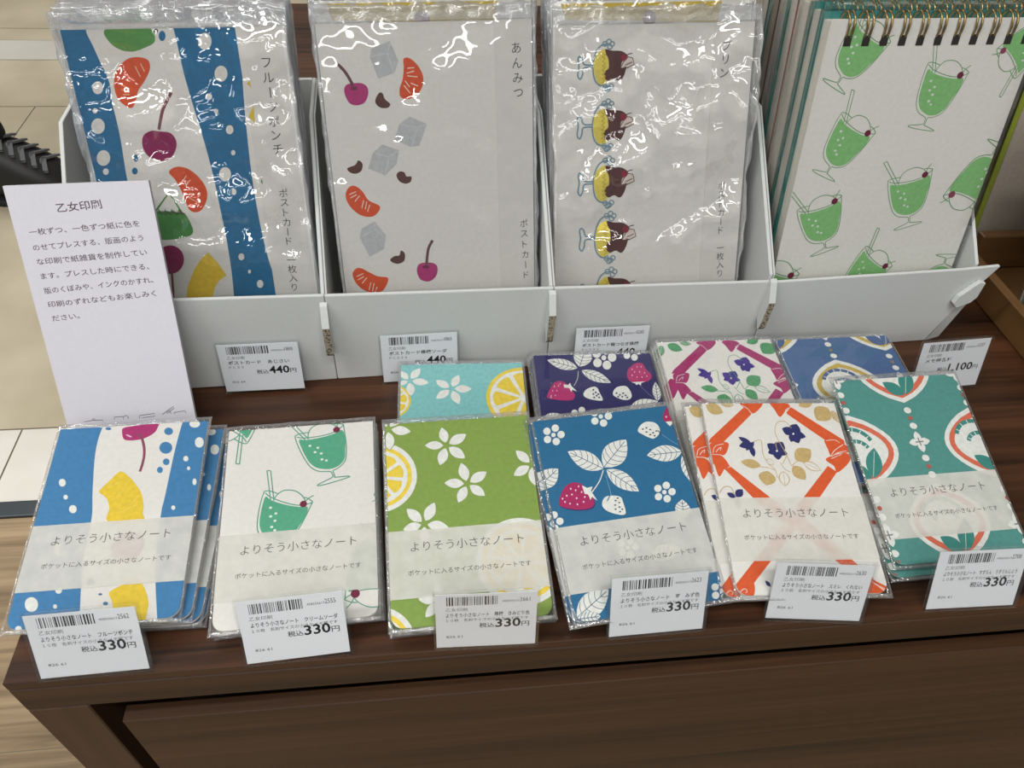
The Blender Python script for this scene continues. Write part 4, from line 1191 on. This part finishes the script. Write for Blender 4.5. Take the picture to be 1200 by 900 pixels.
spiral_pad(P4, 'spiral memo pad with green cream-soda glasses on a pale cover', pad_cover, teal_board, (230, 224, 208))
PN = 0.0124
padc = [((52, 128, 122), (206, 200, 186), True, 'spiral pad right behind the cream-soda pad, with a teal back board'), ((206, 196, 180), (214, 208, 194), False, 'second pad behind the cream-soda pad, pale edged'),
        ((186, 120, 116), (214, 206, 192), False, 'third pad behind the cream-soda pad, reddish cover'), ((120, 132, 140), (190, 188, 182), False, 'fourth pad behind the cream-soda pad, blue-grey cover'),
        ((92, 58, 50), (150, 138, 126), False, 'fifth pad behind the cream-soda pad, dark brown cover'), ((46, 84, 92), (196, 190, 176), False, 'sixth pad behind the cream-soda pad, dark teal cover')]
for i, (cc, pc, rg, lab) in enumerate(padc):
    V, F = box_bm([(-P4W / 2, P4W / 2, 0, P4H, -0.0006, 0)])
    cme = mesh_of(V, F, ink(cc, 0.5, grain=0.06))
    m = P4 @ Matrix.Translation((0.0002 * i, 0.0005 + PN * (i + 1) / math.tan(math.radians(78.9)), -PN * (i + 1))) @ Matrix.Rotation(math.radians(0.25 * (i % 3)), 4, 'Z')
    spiral_pad(m, lab, cme, ink((40, 120, 112) if i % 2 == 0 else (196, 188, 172), grain=0.03), pc, rings=rg or i == 1, bag=i + 1)

# ------------------------------------------------------------------ price tags
TW, TH = 0.0449, 0.0328
BLK = (22, 22, 24)
tag_paper = ink((232, 232, 236), 0.55, 'label_paper', 0.008)
acryl = film(0, 50, 0.03, 0.16, (252, 253, 253), 0.0)


def barcode(A, x0, x1, y0, y1, seed):
    rnd = random.Random(seed); x = x0; u = (x1 - x0) / 95.0
    Q = []
    while x < x1 - u:
        b = rnd.choice((1, 1, 1, 2, 2, 3)) * u; Q.append([(x, y0), (min(x + b, x1), y0), (min(x + b, x1), y1), (x, y1)]); x += b + rnd.choice((1, 1, 2, 2, 3)) * u
    A.tris(BLK, Q)


def price_tag(m4, label, num, lines, price, foot, seed):
    t = thing('price_tag', label, 'price tag', m4, group='price tags in clear holders')
    A = Art(m4, [(-TW / 2, 0), (TW / 2, 0), (TW / 2, TH), (-TW / 2, TH)], 0.00002)
    X = lambda u: -TW / 2 + u * TW
    Y = lambda v: TH * (1 - v)
    barcode(A, X(0.11), X(0.63), Y(0.205), Y(0.045), seed)
    A.text(BLK, '458255617', (X(0.655), Y(0.165)), (X(0.825), Y(0.165)), 1.6, 0, True); A.text(BLK, num, (X(0.828), Y(0.165)), (X(0.93), Y(0.165)), 3.5, 0.0, True)
    A.text(BLK, '乙女印刷', (X(0.10), Y(0.305)), (X(0.315), Y(0.305)), 2.3, -0.004, True)
    y = 0.415
    for i, (txt, u1, em, wt) in enumerate(lines):
        A.text(BLK, txt, (X(0.10), Y(y)), (X(u1), Y(y)), em, wt, True); y += 0.085
    A.text(BLK, '税込', (X(0.43 if len(price) < 4 else 0.32), Y(0.63)), (X(0.58 if len(price) < 4 else 0.47), Y(0.63)), 3.2, 0.010, True)
    A.text(BLK, price, (X(0.59 if len(price) < 4 else 0.48), Y(0.635)), (X(0.845), Y(0.635)), 7.2, 0.022, True)
    A.text(BLK, '円', (X(0.853), Y(0.63)), (X(0.93), Y(0.63)), 3.6, 0.006, True)
    if foot: A.text(BLK, foot, (X(0.10), Y(0.815)), (X(0.26), Y(0.815)), 2.0, 0, True)
    link('paper_label', A.mesh(tag_paper, 0.0003, 0.0, 'paper_label'), t)
    # clear folded holder: front and back sheet joined at the lower edge
    x0, x1, y0, y1 = -TW / 2 - 0.0010, TW / 2 + 0.0014, -0.0008, TH + 0.0016
    V, F = box_bm([(x0, x1, y0, y1, 0.0006, 0.0011), (x0, x1, y0, y1, -0.0012, -0.0007), (x0, x1, y0 - 0.0003, y0, -0.0012, 0.0011)])
    link('clear_holder', mesh_of(V, F, acryl), t)
    return t


L1, L3 = 'よりそう小さなノート　', '１０枚　名刺サイズの小さなメモ帳です'
tags = [((38.4, 1.6, 0.9, 2.7, 66.0, -1.9), '2562', 'フルーツポンチ', 'fruit-punch'), ((125.0, 1.7, 0.9, 5.1, 66.1, -2.9), '2555', 'クリームソーダ', 'cream-soda'),
        ((208.6, 0.6, 0.9, -1.4, 75.0, -0.5), '2661', '檸檬　きみどり色', 'lime green'), ((288.2, 0.5, 0.9, 0.9, 68.0, 0.0), '2623', '苺　みず色', 'bright blue strawberry'),
        ((365.0, 1.0, 1.1, -4.6, 70.3, -2.7), '2630', 'スミレ　くれない', 'orange ribbon'), ((445.9, 1.2, 0.9, -1.6, 66.7, 0.2), '2708', 'すずらん　うすぐんじょう', 'sea-green medallion')]
for i, (p, num, nm, what) in enumerate(tags):
    price_tag(pose(*p), 'white 330 yen price tag in front of the %s notebooks' % what, num, [(L1 + nm, 0.93, 2.75, 0.012), (L3, 0.92, 2.0, 0.0)], '330', '826 61', i + 3)
price_tag(pose(91.38, 168.99, 2.77, 0.71, 81.37, -0.15), 'white 440 yen price tag leaning on the tray behind the sign', '1800', [('ポストカード　あじさい', 0.86, 2.9, 0.012), ('ＰＣ３３', 0.28, 2.0, 0.0)], '440', '826 64', 31)
price_tag(pose(182.68, 173.6, 1.1, 1.76, 80.0, -0.39), 'white 440 yen price tag half hidden by the turquoise notebook', '0865', [('ポストカード檸檬ソーダ', 0.86, 2.9, 0.012), ('ＰＣ０３４', 0.33, 2.0, 0.0)], '440', '826 7', 32)
price_tag(pose(298.85, 174.6, 1.2, 0.49, 82.0, -0.17), 'white 440 yen price tag behind the navy notebook', '0285', [('ポストカード輪つなぎ檸檬', 0.88, 2.9, 0.012), ('ＰＣ０３２', 0.33, 2.0, 0.0)], '440', '826 64', 33)
price_tag(pose(505.19, 144.28, 5.0, 4.01, 75.39, -0.76), 'white 1,100 yen price tag beside the slate blue notebook', '1237', [('メモ帳各種', 0.50, 2.9, 0.012)], '1,100', '', 34)

# ------------------------------------------------------------------ sign card
SM = pose(24.0, 137.7, 0.4, 3.8, 66.6, -4.0); SW, SH_ = 0.0683, 0.1386
st = thing('sign_card', 'tall white paper sign with printed writing leaning behind the fruit-punch notebooks', 'sign', SM)
A = Art(SM, [(-SW / 2, 0), (SW / 2, 0), (SW / 2, SH_), (-SW / 2, SH_)], 0.00002)
A.use(0, 200, 3.75)
SI = (92, 76, 82)
A.text(SI, '乙女印刷', (253, 181), (450, 162), 4.8, 0.012)
for txt, a, b in (('一枚ずつ、一色ずつ紙に色を', (131, 283), (616, 243)), ('のせてプレスする、版画のよう', (148, 351), (632, 306)), ('な印刷で紙雑貨を制作してい', (165, 413), (648, 369)), ('ます。プレスした時にできる、', (182, 476), (657, 431)),
                  ('版のくぼみや、インクのかすれ、', (197, 540), (675, 490)), ('印刷のずれなどもお楽しみく', (214, 600), (688, 549)), ('ださい。', (232, 661), (352, 647))):
    A.text(SI, txt, a, b, 3.5, 0.007)
A.use(60, 461, 5.4545)
LI = (70, 66, 72)
for L in ([(210, 183), (265, 172), (330, 170), (330, 180)], [(262, 172), (270, 160), (285, 172)], [(405, 168), (402, 152), (460, 148), (462, 165)], [(462, 150), (480, 140), (492, 150), (492, 162)], [(565, 160), (565, 142), (660, 128), (662, 145), (580, 156)], [(710, 136), (780, 84), (784, 96), (740, 128)], [(735, 120), (752, 108), (768, 130)], [(790, 133), (786, 122), (858, 110), (860, 125)]):
    A.L(LI, 0.32, L, smooth=False)
card_w = ink((208, 206, 214), 0.6, 'sign_paper', 0.01)
link('printed_face', A.mesh(card_w, 0.0003, 0.0, 'sign'), st)
V, F = box_bm([(-SW / 2, SW / 2, 0, SH_, -0.0024, -0.0004)]); link('backing_board', mesh_of(V, F, ink((196, 194, 198), 0.7)), st)

# ------------------------------------------------------------------ shopper's foot on the floor behind
black = simple('black_shoe', (24, 24, 24), 0.55); sole_m = simple('black_sole', (12, 12, 12), 0.7); lace_m = simple('grey_laces', (98, 98, 100), 0.8); cloth_m = simple('black_trousers', (8, 8, 10), 0.9)


def loft(secs, mat, nseg=20, cap=True):
    """secs: (x, half width, z0, z1, y centre, squareness)"""
    V, F = [], []
    for (x, w, z0, z1, yc, sq) in secs:
        for i in range(nseg):
            t = 2 * math.pi * i / nseg; c, s = math.cos(t), math.sin(t)
            V.append((x, yc + w * math.copysign(abs(c) ** sq, c), (z0 + z1) / 2 + (z1 - z0) / 2 * math.copysign(abs(s) ** sq, s)))
    for k in range(len(secs) - 1):
        for i in range(nseg):
            a = k * nseg + i; b = k * nseg + (i + 1) % nseg; F.append((a, b, b + nseg, a + nseg))
    if cap: F.append(tuple(range(nseg - 1, -1, -1))); F.append(tuple(range((len(secs) - 1) * nseg, len(secs) * nseg)))
    return mesh_of(V, F, mat, smooth=True)


toe = at(92, 214, FZ + 0.03)


def foot(loc, rz, label):
    t = thing('person', label, 'person', loc=loc); t.rotation_euler = (0, 0, math.radians(rz))
    # toe at the origin, heel towards -x
    sh = link('shoe', loft([(0.0, 0.012, 0.012, 0.030, 0, 0.8), (-0.008, 0.030, 0.008, 0.044, 0, 0.8), (-0.025, 0.042, 0.006, 0.062, 0, 0.8), (-0.06, 0.049, 0.006, 0.086, 0, 0.8), (-0.095, 0.048, 0.006, 0.108, 0, 0.75), (-0.135, 0.043, 0.006, 0.124, 0, 0.75), (-0.175, 0.037, 0.006, 0.126, 0, 0.75), (-0.22, 0.035, 0.006, 0.126, 0, 0.75), (-0.262, 0.032, 0.006, 0.118, 0, 0.75), (-0.275, 0.02, 0.012, 0.10, 0, 0.8)], black), t)
    link('sole', loft([(0.004, 0.014, 0, 0.014, 0, 0.5), (-0.01, 0.034, 0, 0.016, 0, 0.5), (-0.06, 0.052, 0, 0.016, 0, 0.5), (-0.14, 0.045, 0, 0.016, 0, 0.5), (-0.24, 0.038, 0, 0.020, 0, 0.5), (-0.28, 0.022, 0, 0.020, 0, 0.5)], sole_m), sh)
    V, F = [], []
    for i in range(5):
        x = -0.046 - 0.016 * i; zc = 0.0730 + 0.0100 * i
        for s, w in ((0.8, 1), (-0.8, 1)):
            k = len(V); pts = [(-0.030, -0.006), (0.0, 0.004), (0.030, -0.004)]
            for (py, dz) in pts:
                xx = x + s * py * 0.5
                for dx, dy in ((-0.0045, 0), (0.0045, 0)):
                    V += [(xx + dx, py, zc + dz), (xx + dx, py, zc + dz + 0.004)]
            for q in range(2):
                b = k + q * 4
                F += [(b + 1, b + 3, b + 7, b + 5), (b, b + 4, b + 6, b + 2), (b, b + 1, b + 5, b + 4), (b + 2, b + 6, b + 7, b + 3)]
    link('laces', mesh_of(V, F, lace_m), sh)
    # leg in black trousers, from the ankle up to the waist
    V, F = [], []
    secs = [(0.085, -0.175, 0.060, 0.062), (0.12, -0.172, 0.064, 0.070), (0.2, -0.185, 0.066, 0.070), (0.45, -0.20, 0.068, 0.075), (0.6, -0.20, 0.074, 0.08), (0.85, -0.20, 0.09, 0.095)]
    for z, x, wy, wx in secs:
        for i in range(18): a = 2 * math.pi * i / 18; V.append((x + wx * math.cos(a), wy * math.sin(a), z))
    for k in range(len(secs) - 1):
        for i in range(18):
            a = k * 18 + i; b = k * 18 + (i + 1) % 18; F.append((a, b, b + 18, a + 18))
    F.append(tuple(range(17, -1, -1))); F.append(tuple(range(5 * 18, 6 * 18)))
    link('trouser_leg', mesh_of(V, F, cloth_m, smooth=True), t)
    return t


foot((toe.x, toe.y, FZ), -4, 'shopper in black trousers and a black lace-up shoe, only one foot showing')

# ------------------------------------------------------------------ wooden display box on the right with bagged stationery
oakd = wood('honey_oak', (70, 46, 24), (122, 88, 50), 'Y', 6.0, 0.45, 14, 0.8)
oakx = wood('honey_oak_cross', (70, 46, 24), (122, 88, 50), 'X', 6.0, 0.45, 14, 0.8)
bx = thing('wooden_display_box', 'honey-brown wooden box on the table to the right of the trays', 'display box', loc=(0.70, 0.35, 0.0))


def bpart(name, boxes, m):
    V, F = box_bm(boxes); V = [(x - 0.70, y - 0.35, z) for x, y, z in V]
    link(name, bevel(mesh_of(V, F, m), 0.001, 1), bx)


bpart('side_board', [(0.578, 0.585, 0.06, 0.60, 0.0, 0.022)], oakd)
bpart('side_board', [(0.93, 0.944, 0.06, 0.60, 0.0, 0.022)], oakd)
bpart('back_board', [(0.578, 0.944, 0.6005, 0.615, 0.0, 0.30)], oakx)
bpart('base_board', [(0.5855, 0.9295, 0.06, 0.60, 0.0, 0.005)], oakx)
bpart('cross_bar', [(0.5855, 0.9295, 0.262, 0.270, 0.0055, 0.034)], oakx)


def bagged(m4, w, h, th, cover, edge, label, cat='memo pad', bag=0):
    t = thing('bagged_pad', label, cat, m4, group='bagged pads at the right edge')
    V, F = box_bm([(-w / 2, w / 2, 0, h, -0.0006, 0)]); link('front_cover', mesh_of(V, F, cover), t)
    V, F = box_bm([(-w / 2 + 0.0003, w / 2 - 0.0003, 0, h, -th, -0.0007)]); link('page_block', mesh_of(V, F, edge), t)
    link('clear_sleeve', film_mesh(w, h, 0.001, -th - 0.001, 0.003, 0.006, 0.001, clear_pad, seed=80 + bag, amp=0.0006, nx=18, ny=24, wr=28, edge=0.8), t)
    return t


taupe = ink((196, 182, 166), 0.6, 'taupe_cover', 0.05); lime_e = ink((196, 214, 70), 0.7, 'lime_edge', 0.05); olive = ink((98, 88, 66), 0.6, 'olive_cover', 0.05)
bl = at(1147, 318, 0.012)
bagged(pose(653.0, 278.0, 7.5, 2, 79, 0), 0.120, 0.19, 0.006, taupe, lime_e, 'taupe memo pad with lime green page edges standing right of the trays', bag=1)
bagged(pose(659.0, 290.0, 9.5, 2, 79, 0), 0.132, 0.20, 0.012, olive, ink((84, 72, 54), 0.7), 'olive brown pad behind the lime-edged pad', bag=2)
# bagged sheets standing at the edge of the frame, nearer than the pads
for i, lab in enumerate(('front one of three bagged cream sheets at the right edge', 'middle one of three bagged cream sheets at the right edge', 'rear one of three bagged cream sheets at the right edge')):
    bagged(pose(644.5 + 1.5 * i, 199.0 + 6.5 * i, 6.9, 3, 77, 0), 0.110, 0.13, 0.0014, ink((206, 196, 176), 0.6), ink((222, 216, 200), 0.8), lab, 'bagged sheet', 5 + i)
